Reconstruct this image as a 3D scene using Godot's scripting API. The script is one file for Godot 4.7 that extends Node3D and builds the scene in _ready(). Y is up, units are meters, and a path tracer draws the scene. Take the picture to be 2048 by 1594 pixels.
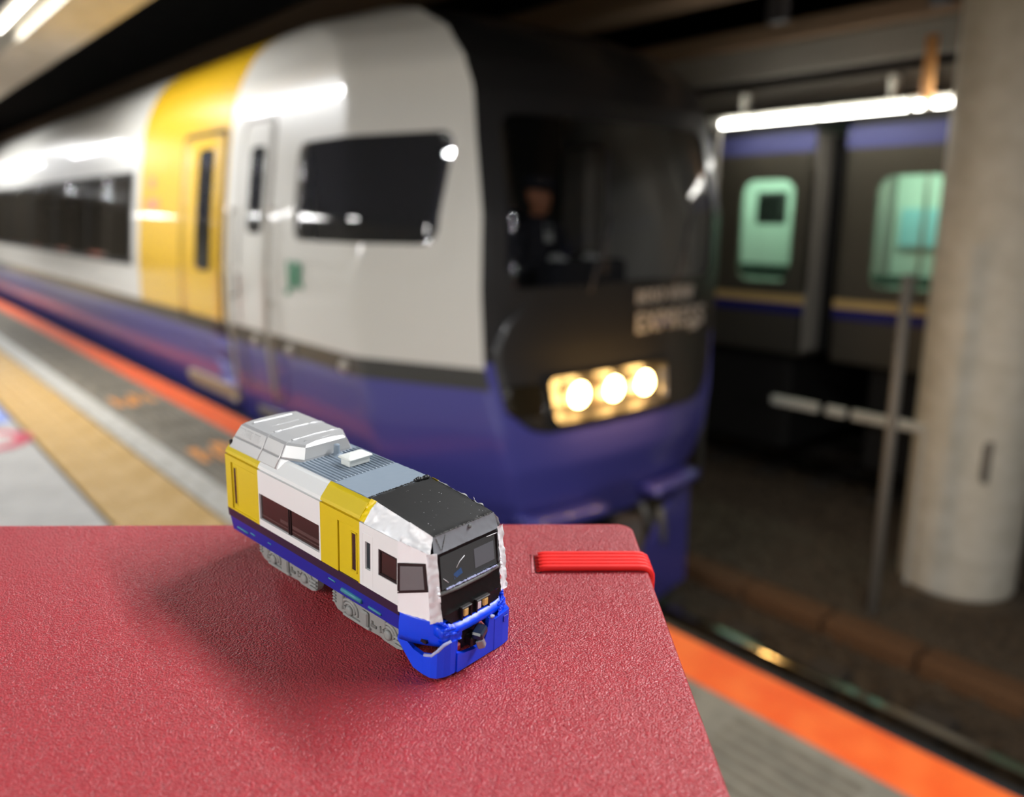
extends Node3D
# A small model train on a red notebook, held up on an underground platform beside the real train.

const MM := 0.001
const EYE := Vector3(0, 1.5, 0)
var used := {}
var M := {}

# ---------------------------------------------------------------- nodes
func numbered(called: String) -> String:
	var n: int = used.get(called, 0)
	used[called] = n + 1
	return called if n == 0 else "%s_%03d" % [called, n]

func tag(o: Node, label: String, category := "", group := "", kind := "") -> Node:
	if label != "": o.set_meta("label", label)
	if category != "": o.set_meta("category", category)
	if group != "": o.set_meta("group", group)
	if kind != "": o.set_meta("kind", kind)
	return o

func thing(called: String, label: String, category: String, at := Vector3.ZERO, group := "", kind := "") -> Node3D:
	var o := Node3D.new()
	o.name = numbered(called)
	add_child(o)
	o.position = at
	tag(o, label, category, group, kind)
	return o

func hang(called: String, mesh: Mesh, mat: Material, parent: Node) -> MeshInstance3D:
	var o := MeshInstance3D.new()
	o.mesh = mesh
	o.material_override = mat
	if parent == self:
		o.name = numbered(called)
		add_child(o)
	else:
		o.name = called
		parent.add_child(o, true)
	return o

func put(st: SurfaceTool, called: String, mat: Material, parent: Node) -> MeshInstance3D:
	st.generate_normals()
	return hang(called, st.commit(), mat, parent)

func solid(st: SurfaceTool, called: String, mat: Material, label: String, category: String, group := "", kind := "") -> MeshInstance3D:
	var o := put(st, called, mat, self)
	tag(o, label, category, group, kind)
	return o

# ---------------------------------------------------------------- shapes
func mb(smooth := false) -> SurfaceTool:
	var st := SurfaceTool.new()
	st.begin(Mesh.PRIMITIVE_TRIANGLES)
	st.set_smooth_group(0 if smooth else -1)
	return st

func tri(st: SurfaceTool, a: Vector3, b: Vector3, c: Vector3) -> void:
	st.add_vertex(a); st.add_vertex(b); st.add_vertex(c)

func quad(st: SurfaceTool, a: Vector3, b: Vector3, c: Vector3, d: Vector3) -> void:
	tri(st, a, b, c); tri(st, a, c, d)

func box(st: SurfaceTool, c: Vector3, s: Vector3, b := 0.0, basis := Basis.IDENTITY) -> void:
	var h := s / 2.0
	b = minf(b, minf(h.x, minf(h.y, h.z)) * 0.98)
	var v := func(sx: int, sy: int, sz: int, axis: int) -> Vector3:
		var p := Vector3(sx * (h.x - (0.0 if axis == 0 else b)), sy * (h.y - (0.0 if axis == 1 else b)), sz * (h.z - (0.0 if axis == 2 else b)))
		return c + basis * p
	for s1 in [-1, 1]:
		var f := [[v.call(s1, -1, -1, 0), v.call(s1, 1, -1, 0), v.call(s1, 1, 1, 0), v.call(s1, -1, 1, 0)], [v.call(-1, s1, -1, 1), v.call(-1, s1, 1, 1), v.call(1, s1, 1, 1), v.call(1, s1, -1, 1)], [v.call(-1, -1, s1, 2), v.call(1, -1, s1, 2), v.call(1, 1, s1, 2), v.call(-1, 1, s1, 2)]]
		for q in f:
			if s1 > 0: quad(st, q[3], q[2], q[1], q[0])
			else: quad(st, q[0], q[1], q[2], q[3])
	if b <= 0.0: return
	for s1 in [-1, 1]:
		for s2 in [-1, 1]:
			quad(st, v.call(s1, s2, -1, 0), v.call(s1, s2, 1, 0), v.call(s1, s2, 1, 1), v.call(s1, s2, -1, 1))
			quad(st, v.call(s1, -1, s2, 0), v.call(s1, 1, s2, 0), v.call(s1, 1, s2, 2), v.call(s1, -1, s2, 2))
			quad(st, v.call(-1, s1, s2, 1), v.call(1, s1, s2, 1), v.call(1, s1, s2, 2), v.call(-1, s1, s2, 2))
			for s3 in [-1, 1]:
				tri(st, v.call(s1, s2, s3, 0), v.call(s1, s2, s3, 1), v.call(s1, s2, s3, 2))

func span(st: SurfaceTool, x0: float, x1: float, y0: float, y1: float, z0: float, z1: float, b := 0.0) -> void:
	box(st, Vector3(x0 + x1, y0 + y1, z0 + z1) / 2.0, Vector3(absf(x1 - x0), absf(y1 - y0), absf(z1 - z0)), b)

func tube(st: SurfaceTool, pts: Array, r: float, n := 8, r2 := -1.0) -> void:
	if r2 < 0.0: r2 = r
	var rings := []
	for i in pts.size():
		var d: Vector3 = (pts[mini(i + 1, pts.size() - 1)] - pts[maxi(i - 1, 0)]).normalized()
		var side := d.cross(Vector3.UP if absf(d.y) < 0.9 else Vector3.RIGHT).normalized()
		var up := side.cross(d)
		var rr := lerpf(r, r2, float(i) / maxi(1, pts.size() - 1))
		var ring := PackedVector3Array()
		for k in n:
			var a := TAU * k / n
			ring.append(pts[i] + (side * cos(a) + up * sin(a)) * rr)
		rings.append(ring)
	loft(st, rings, true, true)

func loft(st: SurfaceTool, rings: Array, closed := true, caps := true) -> void:
	for i in rings.size() - 1:
		var a: PackedVector3Array = rings[i]
		var b: PackedVector3Array = rings[i + 1]
		var n := a.size()
		for k in (n if closed else n - 1):
			quad(st, a[k], a[(k + 1) % n], b[(k + 1) % n], b[k])
	if caps:
		for e in [0, rings.size() - 1]:
			var ring: PackedVector3Array = rings[e]
			var mid := Vector3.ZERO
			for p in ring: mid += p
			mid /= ring.size()
			for k in ring.size():
				if e == 0: tri(st, mid, ring[(k + 1) % ring.size()], ring[k])
				else: tri(st, mid, ring[k], ring[(k + 1) % ring.size()])

func lathe(st: SurfaceTool, prof: Array, n: int, xf: Transform3D) -> void:
	var rings := []
	for p in prof:
		var ring := PackedVector3Array()
		for k in n:
			var a := TAU * k / n
			ring.append(xf * Vector3(p.x * cos(a), p.y, p.x * sin(a)))
		rings.append(ring)
	loft(st, rings, true, true)

func prism(st: SurfaceTool, poly: PackedVector2Array, d0: float, d1: float, xf := Transform3D.IDENTITY) -> void:
	var idx := Geometry2D.triangulate_polygon(poly)
	for i in range(0, idx.size(), 3):
		for d in [d0, d1]:
			var t := []
			for k in 3: t.append(xf * Vector3(poly[idx[i + k]].x, poly[idx[i + k]].y, d))
			if d == d0: tri(st, t[0], t[1], t[2])
			else: tri(st, t[2], t[1], t[0])
	for k in poly.size():
		var p := poly[k]
		var q := poly[(k + 1) % poly.size()]
		quad(st, xf * Vector3(p.x, p.y, d0), xf * Vector3(q.x, q.y, d0), xf * Vector3(q.x, q.y, d1), xf * Vector3(p.x, p.y, d1))

func rrect(a0: float, a1: float, b0: float, b1: float, r: float, nc := 5, ns := 1) -> PackedVector2Array:
	var out := PackedVector2Array()
	r = minf(r, minf(absf(a1 - a0), absf(b1 - b0)) / 2.0 - 1e-5)
	var cs := [[a1 - r, b0 + r, -PI / 2], [a1 - r, b1 - r, 0.0], [a0 + r, b1 - r, PI / 2], [a0 + r, b0 + r, PI]]
	for i in 4:
		for k in nc + 1:
			var t: float = cs[i][2] + PI / 2 * k / nc
			out.append(Vector2(cs[i][0] + cos(t) * r, cs[i][1] + sin(t) * r))
		var e := out[out.size() - 1]
		var nx: Array = cs[(i + 1) % 4]
		var f := Vector2(nx[0] + cos(nx[2]) * r, nx[1] + sin(nx[2]) * r)
		for k in range(1, ns):
			out.append(e.lerp(f, float(k) / ns))
	return out

# a rounded plate laid on a surface surf(a, b), standing off by off and deep thick
func plate(st: SurfaceTool, surf: Callable, outward: Vector3, a0: float, a1: float, b0: float, b1: float, r: float, off: float, thick: float, na := 6, nb := 10) -> void:
	var at := func(a: float, b: float, o: float) -> Vector3:
		return surf.call(a, b) + outward * o
	var rows := []
	var bs := []
	for j in nb + 1: bs.append(lerpf(b0, b1, float(j) / nb))
	for k in 5:
		if r > 0.0:
			bs.append(b0 + r * (1.0 - cos(PI / 2 * k / 4.0)) * 0.99 + 1e-5); bs.append(b1 - r * (1.0 - cos(PI / 2 * k / 4.0)) * 0.99 - 1e-5)
	bs.sort()
	for b in bs:
		var e := minf(b - b0, b1 - b)
		var inset := 0.0 if e >= r else r - sqrt(maxf(0.0, r * r - (r - e) * (r - e)))
		var row := PackedVector3Array()
		var low := PackedVector3Array()
		for i in na + 1:
			var a := lerpf(a0 + inset, a1 - inset, float(i) / na)
			row.append(at.call(a, b, off)); low.append(at.call(a, b, off - thick))
		rows.append([row, low])
	for j in rows.size() - 1:
		for i in na:
			quad(st, rows[j][0][i], rows[j][0][i + 1], rows[j + 1][0][i + 1], rows[j + 1][0][i])
		for i in [0, na]:
			quad(st, rows[j][0][i], rows[j + 1][0][i], rows[j + 1][1][i], rows[j][1][i])
	for j in [0, rows.size() - 1]:
		for i in na:
			quad(st, rows[j][0][i], rows[j][0][i + 1], rows[j][1][i + 1], rows[j][1][i])

# a frame: outer rounded rectangle with a rounded hole, on a surface
func frame(st: SurfaceTool, surf: Callable, outward: Vector3, o: Array, i: Array, ro: float, ri: float, off: float, thick: float, ns := 8) -> void:
	var po := rrect(o[0], o[1], o[2], o[3], ro, 6, ns)
	var pi := rrect(i[0], i[1], i[2], i[3], ri, 6, ns)
	var n := po.size()
	var v := func(p: Vector2, h: float) -> Vector3: return surf.call(p.x, p.y) + outward * h
	for k in n:
		var m := (k + 1) % n
		quad(st, v.call(po[k], off), v.call(po[m], off), v.call(pi[m], off), v.call(pi[k], off))
		quad(st, v.call(pi[k], off), v.call(pi[m], off), v.call(pi[m], off - thick), v.call(pi[k], off - thick))
		quad(st, v.call(po[k], off), v.call(po[m], off), v.call(po[m], off - thick), v.call(po[k], off - thick))

func words(text: String, size: float, depth: float, xf: Transform3D, mat: Material, parent: Node, called := "lettering", stretch := 1.0) -> MeshInstance3D:
	var t := TextMesh.new()
	var f := SystemFont.new()
	f.font_names = PackedStringArray(["Droid Sans"])
	f.font_weight = 700
	t.font = f
	t.text = text
	t.font_size = 64
	t.pixel_size = size / 46.0
	t.depth = depth
	t.curve_step = 2.0
	var o := hang(called, t, mat, parent)
	o.transform = xf * Transform3D(Basis.from_scale(Vector3(stretch, 1, 1)))
	return o

# the surface of a chain of tapered capsules joined with a smooth minimum (surface nets)
func net(st: SurfaceTool, bones: Array, k: float, cell: float, grow := 0.0) -> void:
	var lo := Vector3.INF
	var hi := -Vector3.INF
	for b in bones:
		for e in 2:
			var r: float = b[2 + e] + grow + cell * 2.0 + k
			lo = lo.min(b[e] - Vector3.ONE * r); hi = hi.max(b[e] + Vector3.ONE * r)
	var n := Vector3i((hi - lo) / cell) + Vector3i(2, 2, 2)
	var d := PackedFloat32Array()
	d.resize(n.x * n.y * n.z)
	d.fill(1e3)
	for b in bones:
		var a: Vector3 = b[0]
		var ab: Vector3 = b[1] - a
		var l2 := maxf(ab.length_squared(), 1e-9)
		var rad: float = maxf(b[2], b[3]) + grow + cell * 3.0 + k
		var p0: Vector3i = Vector3i((b[0].min(b[1]) - Vector3.ONE * rad - lo) / cell).max(Vector3i.ZERO)
		var p1: Vector3i = Vector3i((b[0].max(b[1]) + Vector3.ONE * rad - lo) / cell).min(n - Vector3i.ONE)
		for z in range(p0.z, p1.z + 1):
			for y in range(p0.y, p1.y + 1):
				for x in range(p0.x, p1.x + 1):
					var p := lo + Vector3(x, y, z) * cell
					var t := clampf((p - a).dot(ab) / l2, 0.0, 1.0)
					var v: float = p.distance_to(a + ab * t) - lerpf(b[2], b[3], t) - grow
					var i := (z * n.y + y) * n.x + x
					var h := maxf(k - absf(d[i] - v), 0.0) / k
					d[i] = minf(d[i], v) - h * h * k * 0.25
	var at := {}
	var steps := [1, n.x, n.x * n.y]
	for z in n.z - 1:
		for y in n.y - 1:
			for x in n.x - 1:
				var i := (z * n.y + y) * n.x + x
				var m := 0
				for c in 8:
					if d[i + (c & 1) + ((c >> 1) & 1) * n.x + (c >> 2) * n.x * n.y] < 0.0: m += 1
				if m == 0 or m == 8: continue
				var s := Vector3.ZERO
				var cnt := 0
				for c in 8:
					for ax in 3:
						if c & (1 << ax): continue
						var e := c | (1 << ax)
						var u := d[i + (c & 1) + ((c >> 1) & 1) * n.x + (c >> 2) * n.x * n.y]
						var w := d[i + (e & 1) + ((e >> 1) & 1) * n.x + (e >> 2) * n.x * n.y]
						if (u < 0.0) != (w < 0.0):
							var pc := Vector3(c & 1, (c >> 1) & 1, c >> 2)
							pc[ax] += u / (u - w)
							s += pc; cnt += 1
				at[i] = lo + (Vector3(x, y, z) + s / cnt) * cell
	for i in at:
		for ax in 3:
			if (d[i] < 0.0) == (d[i + steps[ax]] < 0.0): continue
			var b: int = steps[(ax + 1) % 3]
			var c: int = steps[(ax + 2) % 3]
			if not (at.has(i - b) and at.has(i - c) and at.has(i - b - c)): continue
			if d[i] < 0.0: quad(st, at[i], at[i - c], at[i - b - c], at[i - b])
			else: quad(st, at[i], at[i - b], at[i - b - c], at[i - c])

# ---------------------------------------------------------------- materials
func mat(c: Color, rough := 0.6, metal := 0.0, coat := 0.0) -> StandardMaterial3D:
	var m := StandardMaterial3D.new()
	m.albedo_color = c
	m.roughness = rough
	m.metallic = metal
	m.cull_mode = BaseMaterial3D.CULL_DISABLED
	if coat > 0.0:
		m.clearcoat_enabled = true
		m.clearcoat = coat
		m.clearcoat_roughness = 0.06
	return m

func glow(c: Color, e: float) -> StandardMaterial3D:
	var m := mat(c, 0.4)
	m.emission_enabled = true
	m.emission = c
	m.emission_energy_multiplier = e
	return m

func glass(c: Color, alpha: float) -> StandardMaterial3D:
	var m := mat(Color(c, alpha), 0.04)
	m.transparency = BaseMaterial3D.TRANSPARENCY_ALPHA
	return m

func noise(freq: float, seed_: int, octaves := 3, size := 512, ramp: Array = [], bump := 0.0) -> NoiseTexture2D:
	var t := NoiseTexture2D.new()
	t.width = size
	t.height = size
	t.seamless = true
	var n := FastNoiseLite.new()
	n.seed = seed_
	n.noise_type = FastNoiseLite.TYPE_SIMPLEX_SMOOTH
	n.frequency = freq
	n.fractal_octaves = octaves
	t.noise = n
	if bump > 0.0:
		t.as_normal_map = true
		t.bump_strength = bump
	if ramp.size():
		var g := Gradient.new()
		g.offsets = PackedFloat32Array(ramp[0])
		g.colors = PackedColorArray(ramp[1])
		t.color_ramp = g
	return t

func tri_mapped(m: StandardMaterial3D, scale: float, world := false) -> StandardMaterial3D:
	m.uv1_triplanar = true
	m.uv1_world_triplanar = world
	m.uv1_scale = Vector3.ONE * scale
	return m

func mottled(c0: Color, c1: Color, freq: float, scale: float, rough: float, seed_: int, bump := 0.0) -> StandardMaterial3D:
	var m := mat(Color.WHITE, rough)
	m.albedo_texture = noise(freq, seed_, 4, 512, [[0.2, 0.8], [c0, c1]])
	if bump > 0.0:
		m.normal_enabled = true
		m.normal_texture = noise(freq * 2.0, seed_ + 7, 4, 512, [], bump)
	return tri_mapped(m, scale)

# fine leathery grain that repeats without a seam: [normal map, colour map]
func grain(n: int, seed_: int) -> Array:
	var rng := RandomNumberGenerator.new()
	rng.seed = seed_
	var h := PackedFloat32Array()
	h.resize(n * n)
	for i in n * n: h[i] = rng.randf()
	for pass_ in 1:
		var o := PackedFloat32Array()
		o.resize(n * n)
		for y in n:
			var up := ((y + n - 1) % n) * n
			var dn := ((y + 1) % n) * n
			for x in n:
				var l := (x + n - 1) % n
				var r := (x + 1) % n
				o[y * n + x] = (h[y * n + x] * 2.0 + h[y * n + l] + h[y * n + r] + h[up + x] + h[dn + x]) / 6.0
		h = o
	var nm := Image.create(n, n, false, Image.FORMAT_RGB8)
	var cm := Image.create(n, n, false, Image.FORMAT_RGB8)
	for y in n:
		for x in n:
			var dx := h[y * n + (x + 1) % n] - h[y * n + (x + n - 1) % n]
			var dy := h[((y + 1) % n) * n + x] - h[((y + n - 1) % n) * n + x]
			var v := Vector3(-dx * 2.6, dy * 2.6, 1.0).normalized()
			nm.set_pixel(x, y, Color(v.x * 0.5 + 0.5, v.y * 0.5 + 0.5, v.z * 0.5 + 0.5))
			var g := clampf(0.9 + (h[y * n + x] - 0.5) * 0.45, 0.0, 1.0)
			cm.set_pixel(x, y, Color(g, g, g))
	return [ImageTexture.create_from_image(nm), ImageTexture.create_from_image(cm)]

func make_materials() -> void:
	M.white = mat(Color(0.84, 0.83, 0.80), 0.35, 0.0, 0.5)
	M.yellow = mat(Color(0.87, 0.69, 0.10), 0.35, 0.0, 0.5)
	M.blue = mat(Color(0.27, 0.265, 0.57), 0.4, 0.0, 0.6)
	M.stripe = mat(Color(0.22, 0.22, 0.21), 0.4, 0.0, 0.4)
	M.black = mat(Color(0.13, 0.125, 0.125), 0.4, 0.0, 0.3)
	M.roofgrey = mat(Color(0.4, 0.4, 0.4), 0.7)
	M.bandglass = mat(Color(0.27, 0.25, 0.22), 0.06)  # brown grey base stands in for the lit interior behind
	M.darkglass = mat(Color(0.12, 0.12, 0.12), 0.06)
	M.darkglass.metallic_specular = 0.7
	M.gasket = mat(Color(0.06, 0.06, 0.06), 0.7)
	M.seam = mat(Color(0.12, 0.12, 0.12), 0.8)
	M.clear = glass(Color(0.03, 0.035, 0.035), 0.35)
	M.sheenglass = glass(Color(0.20, 0.20, 0.205), 0.55)  # grey base stands in for platform reflections on the pane
	M.cab = mat(Color(0.17, 0.17, 0.15), 0.8)
	M.chrome = mat(Color(0.72, 0.7, 0.66), 0.35, 0.7)
	M.beige = mat(Color(0.66, 0.6, 0.5), 0.6)
	M.under = mat(Color(0.1, 0.09, 0.085), 0.8)
	M.green = mat(Color(0.25, 0.56, 0.42), 0.5)
	M.pinkmark = mat(Color(0.88, 0.56, 0.42), 0.6)
	M.lettering = mat(Color(0.66, 0.64, 0.62), 0.6)
	M.lampwhite = glow(Color(1.0, 0.98, 0.94), 6.0)
	M.housing = mat(Color(0.75, 0.74, 0.7), 0.5)
	M.head = glow(Color(1.0, 0.80, 0.48), 26.0)
	M.reflector = mat(Color(0.55, 0.37, 0.18), 0.45, 0.4)
	M.steel = mat(Color(0.5, 0.48, 0.45), 0.6, 0.3)
	M.darksteel = mat(Color(0.22, 0.21, 0.22), 0.7, 0.2)
	M.rail = mat(Color(0.62, 0.61, 0.59), 0.10, 1.0)
	M.rust = mottled(Color(0.30, 0.20, 0.11), Color(0.42, 0.29, 0.17), 0.02, 4.0, 0.9, 3)
	M.ballast = mottled(Color(0.24, 0.20, 0.15), Color(0.38, 0.32, 0.25), 0.03, 2.0, 0.95, 5, 6.0)
	M.sleeper = mat(Color(0.25, 0.22, 0.19), 0.9)
	M.concrete = mottled(Color(0.44, 0.42, 0.37), Color(0.52, 0.49, 0.43), 0.012, 0.8, 0.75, 11)
	M.paver = mottled(Color(0.70, 0.69, 0.67), Color(0.76, 0.75, 0.73), 0.01, 0.6, 0.55, 13)
	M.joint = mat(Color(0.5, 0.48, 0.45), 0.9)
	M.whiteline = mottled(Color(0.70, 0.69, 0.65), Color(0.82, 0.81, 0.78), 0.02, 0.8, 0.6, 17)
	M.tactile = mottled(Color(0.78, 0.63, 0.36), Color(0.84, 0.70, 0.46), 0.01, 0.9, 0.6, 19)
	M.orange = mottled(Color(0.90, 0.35, 0.12), Color(0.93, 0.42, 0.17), 0.01, 1.0, 0.5, 23)
	M.groove = mottled(Color(0.36, 0.33, 0.28), Color(0.44, 0.41, 0.35), 0.02, 1.0, 0.8, 29)
	M.stickerpink = mat(Color(0.86, 0.36, 0.45), 0.5)
	M.stickerwhite = mat(Color(0.9, 0.86, 0.85), 0.5)
	M.stickerblue = mat(Color(0.45, 0.55, 0.85), 0.5)
	M.stickerorange = mat(Color(0.93, 0.60, 0.24), 0.6)
	M.soffit = mottled(Color(0.80, 0.77, 0.70), Color(0.86, 0.83, 0.77), 0.01, 0.5, 0.8, 31)
	M.darkceiling = mottled(Color(0.10, 0.09, 0.08), Color(0.15, 0.135, 0.12), 0.01, 0.4, 0.95, 37)  # near black tone carries the shade over the tracks
	M.bluedark = mat(Color(0.25, 0.26, 0.36), 0.8)
	M.wall = mottled(Color(0.55, 0.53, 0.48), Color(0.62, 0.6, 0.55), 0.01, 0.4, 0.8, 41)
	M.column = mottled(Color(0.80, 0.77, 0.70), Color(0.87, 0.84, 0.78), 0.012, 0.7, 0.7, 43)
	M.brownbeam = mat(Color(0.40, 0.32, 0.24), 0.8)
	M.fascia = mat(Color(0.46, 0.44, 0.41), 0.8)
	M.endface = mat(Color(0.62, 0.6, 0.57), 0.5)
	M.inox = mat(Color(0.42, 0.40, 0.36), 0.35, 0.6)
	M.cream = mat(Color(0.80, 0.68, 0.45), 0.5)
	M.navy = mat(Color(0.12, 0.12, 0.42), 0.5)
	M.mint = mat(Color(0.80, 0.88, 0.82), 0.7)
	M.ad = mat(Color(0.62, 0.85, 0.88), 0.6)
	M.winglass = glass(Color(0.5, 0.7, 0.6), 0.08)
	M.skin = mat(Color(0.75, 0.5, 0.37), 0.6)
	M.uniform = mat(Color(0.10, 0.11, 0.16), 0.8)
	M.glove = mat(Color(0.85, 0.86, 0.85), 0.8)
	M.orangepole = mat(Color(0.85, 0.62, 0.38), 0.6)
	# the notebook and the model
	M.cover = mat(Color(0.70, 0.19, 0.225), 0.40)
	M.cover.metallic_specular = 0.55
	M.cover.rim_enabled = true
	M.cover.rim = 0.08
	M.cover.rim_tint = 0.4
	M.cover.normal_enabled = true
	var gr := grain(512, 61)
	M.cover.normal_texture = gr[0]
	M.cover.normal_scale = 1.0
	M.cover.albedo_texture = gr[1]
	tri_mapped(M.cover, 0.0225)
	M.page = mat(Color(0.88, 0.85, 0.78), 0.9)
	M.elastic = mat(Color(0.95, 0.09, 0.06), 0.65)
	M.hole = mat(Color(0.16, 0.02, 0.03), 0.9)
	M.twhite = mat(Color(0.90, 0.91, 0.91), 0.4)
	M.tpaint = mat(Color(0.95, 0.95, 0.96), 0.35)
	M.tyellow = mat(Color(0.85, 0.75, 0.10), 0.4)
	M.tbright = mat(Color(0.97, 0.84, 0.02), 0.3)
	M.tblue = mat(Color(0.10, 0.15, 0.62), 0.35)
	M.tvivid = mat(Color(0.03, 0.27, 0.93), 0.3)
	M.tpurple = mat(Color(0.19, 0.11, 0.22), 0.4)
	M.tteal = mat(Color(0.22, 0.52, 0.58), 0.5)
	M.tgroove = mat(Color(0.42, 0.36, 0.04), 0.6)
	M.tsilver = mat(Color(0.76, 0.76, 0.76), 0.34, 0.35)
	M.troof = mat(Color(0.50, 0.55, 0.60), 0.42)
	M.tblack = mat(Color(0.045, 0.045, 0.045), 0.45)
	M.tbrow = mat(Color(0.54, 0.55, 0.57), 0.25, 0.0, 0.4)  # light grey base carries the reflected sheen of the brow
	M.tsmoke = mat(Color(0.22, 0.145, 0.135), 0.12)
	M.tcorner = mat(Color(0.42, 0.42, 0.43), 0.15)
	M.tframe = mat(Color(0.10, 0.07, 0.075), 0.4)
	M.tglass = mat(Color(0.29, 0.295, 0.295), 0.12)
	M.tgrey = mat(Color(0.56, 0.56, 0.55), 0.55)
	M.tgreydark = mat(Color(0.40, 0.40, 0.39), 0.6)
	M.tivory = mat(Color(0.86, 0.87, 0.85), 0.4)
	M.tlens = mat(Color(0.93, 0.75, 0.42), 0.3)
	M.tlenswhite = mat(Color(0.93, 0.86, 0.88), 0.3)
	M.tred = mat(Color(0.55, 0.10, 0.08), 0.5)
	M.tmetal = mat(Color(0.6, 0.62, 0.64), 0.3, 0.6)
	M.tworn = mat(Color(0.66, 0.68, 0.82), 0.5)

# ---------------------------------------------------------------- the station
func lamp(at: Vector3, length: float, energy: float, label: String, tubes := 2) -> void:
	var t := thing("fluorescent_lamp", label, "lamp", at, "lamps over the platform")
	var st := mb()
	box(st, Vector3(0, 0.07, 0), Vector3(0.11 * tubes + 0.06, 0.06, length), 0.01)
	put(st, "housing", M.housing, t)
	for k in tubes:
		st = mb(true)
		var x := (k - (tubes - 1) / 2.0) * 0.11
		tube(st, [Vector3(x, 0.02, -length / 2 + 0.05), Vector3(x, 0.02, length / 2 - 0.05)], 0.016, 10)
		put(st, "tube", M.lampwhite, t)
	var l := AreaLight3D.new()
	l.name = "light"
	l.area_size = Vector2(0.05 + 0.11 * (tubes - 1), length)
	l.light_energy = energy
	l.light_color = Color(0.98, 0.99, 1.0)
	l.area_range = 40.0
	l.shadow_enabled = true
	t.add_child(l)
	l.position = Vector3(0, -0.01, 0)
	l.rotation.x = -PI / 2
	for z in [-length / 2 + 0.3, length / 2 - 0.3]:
		st = mb(true)
		tube(st, [Vector3(0, 0.1, z), Vector3(0, 3.46 - at.y, z)], 0.012, 6)
		put(st, "hanger", M.darksteel, t)

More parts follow.
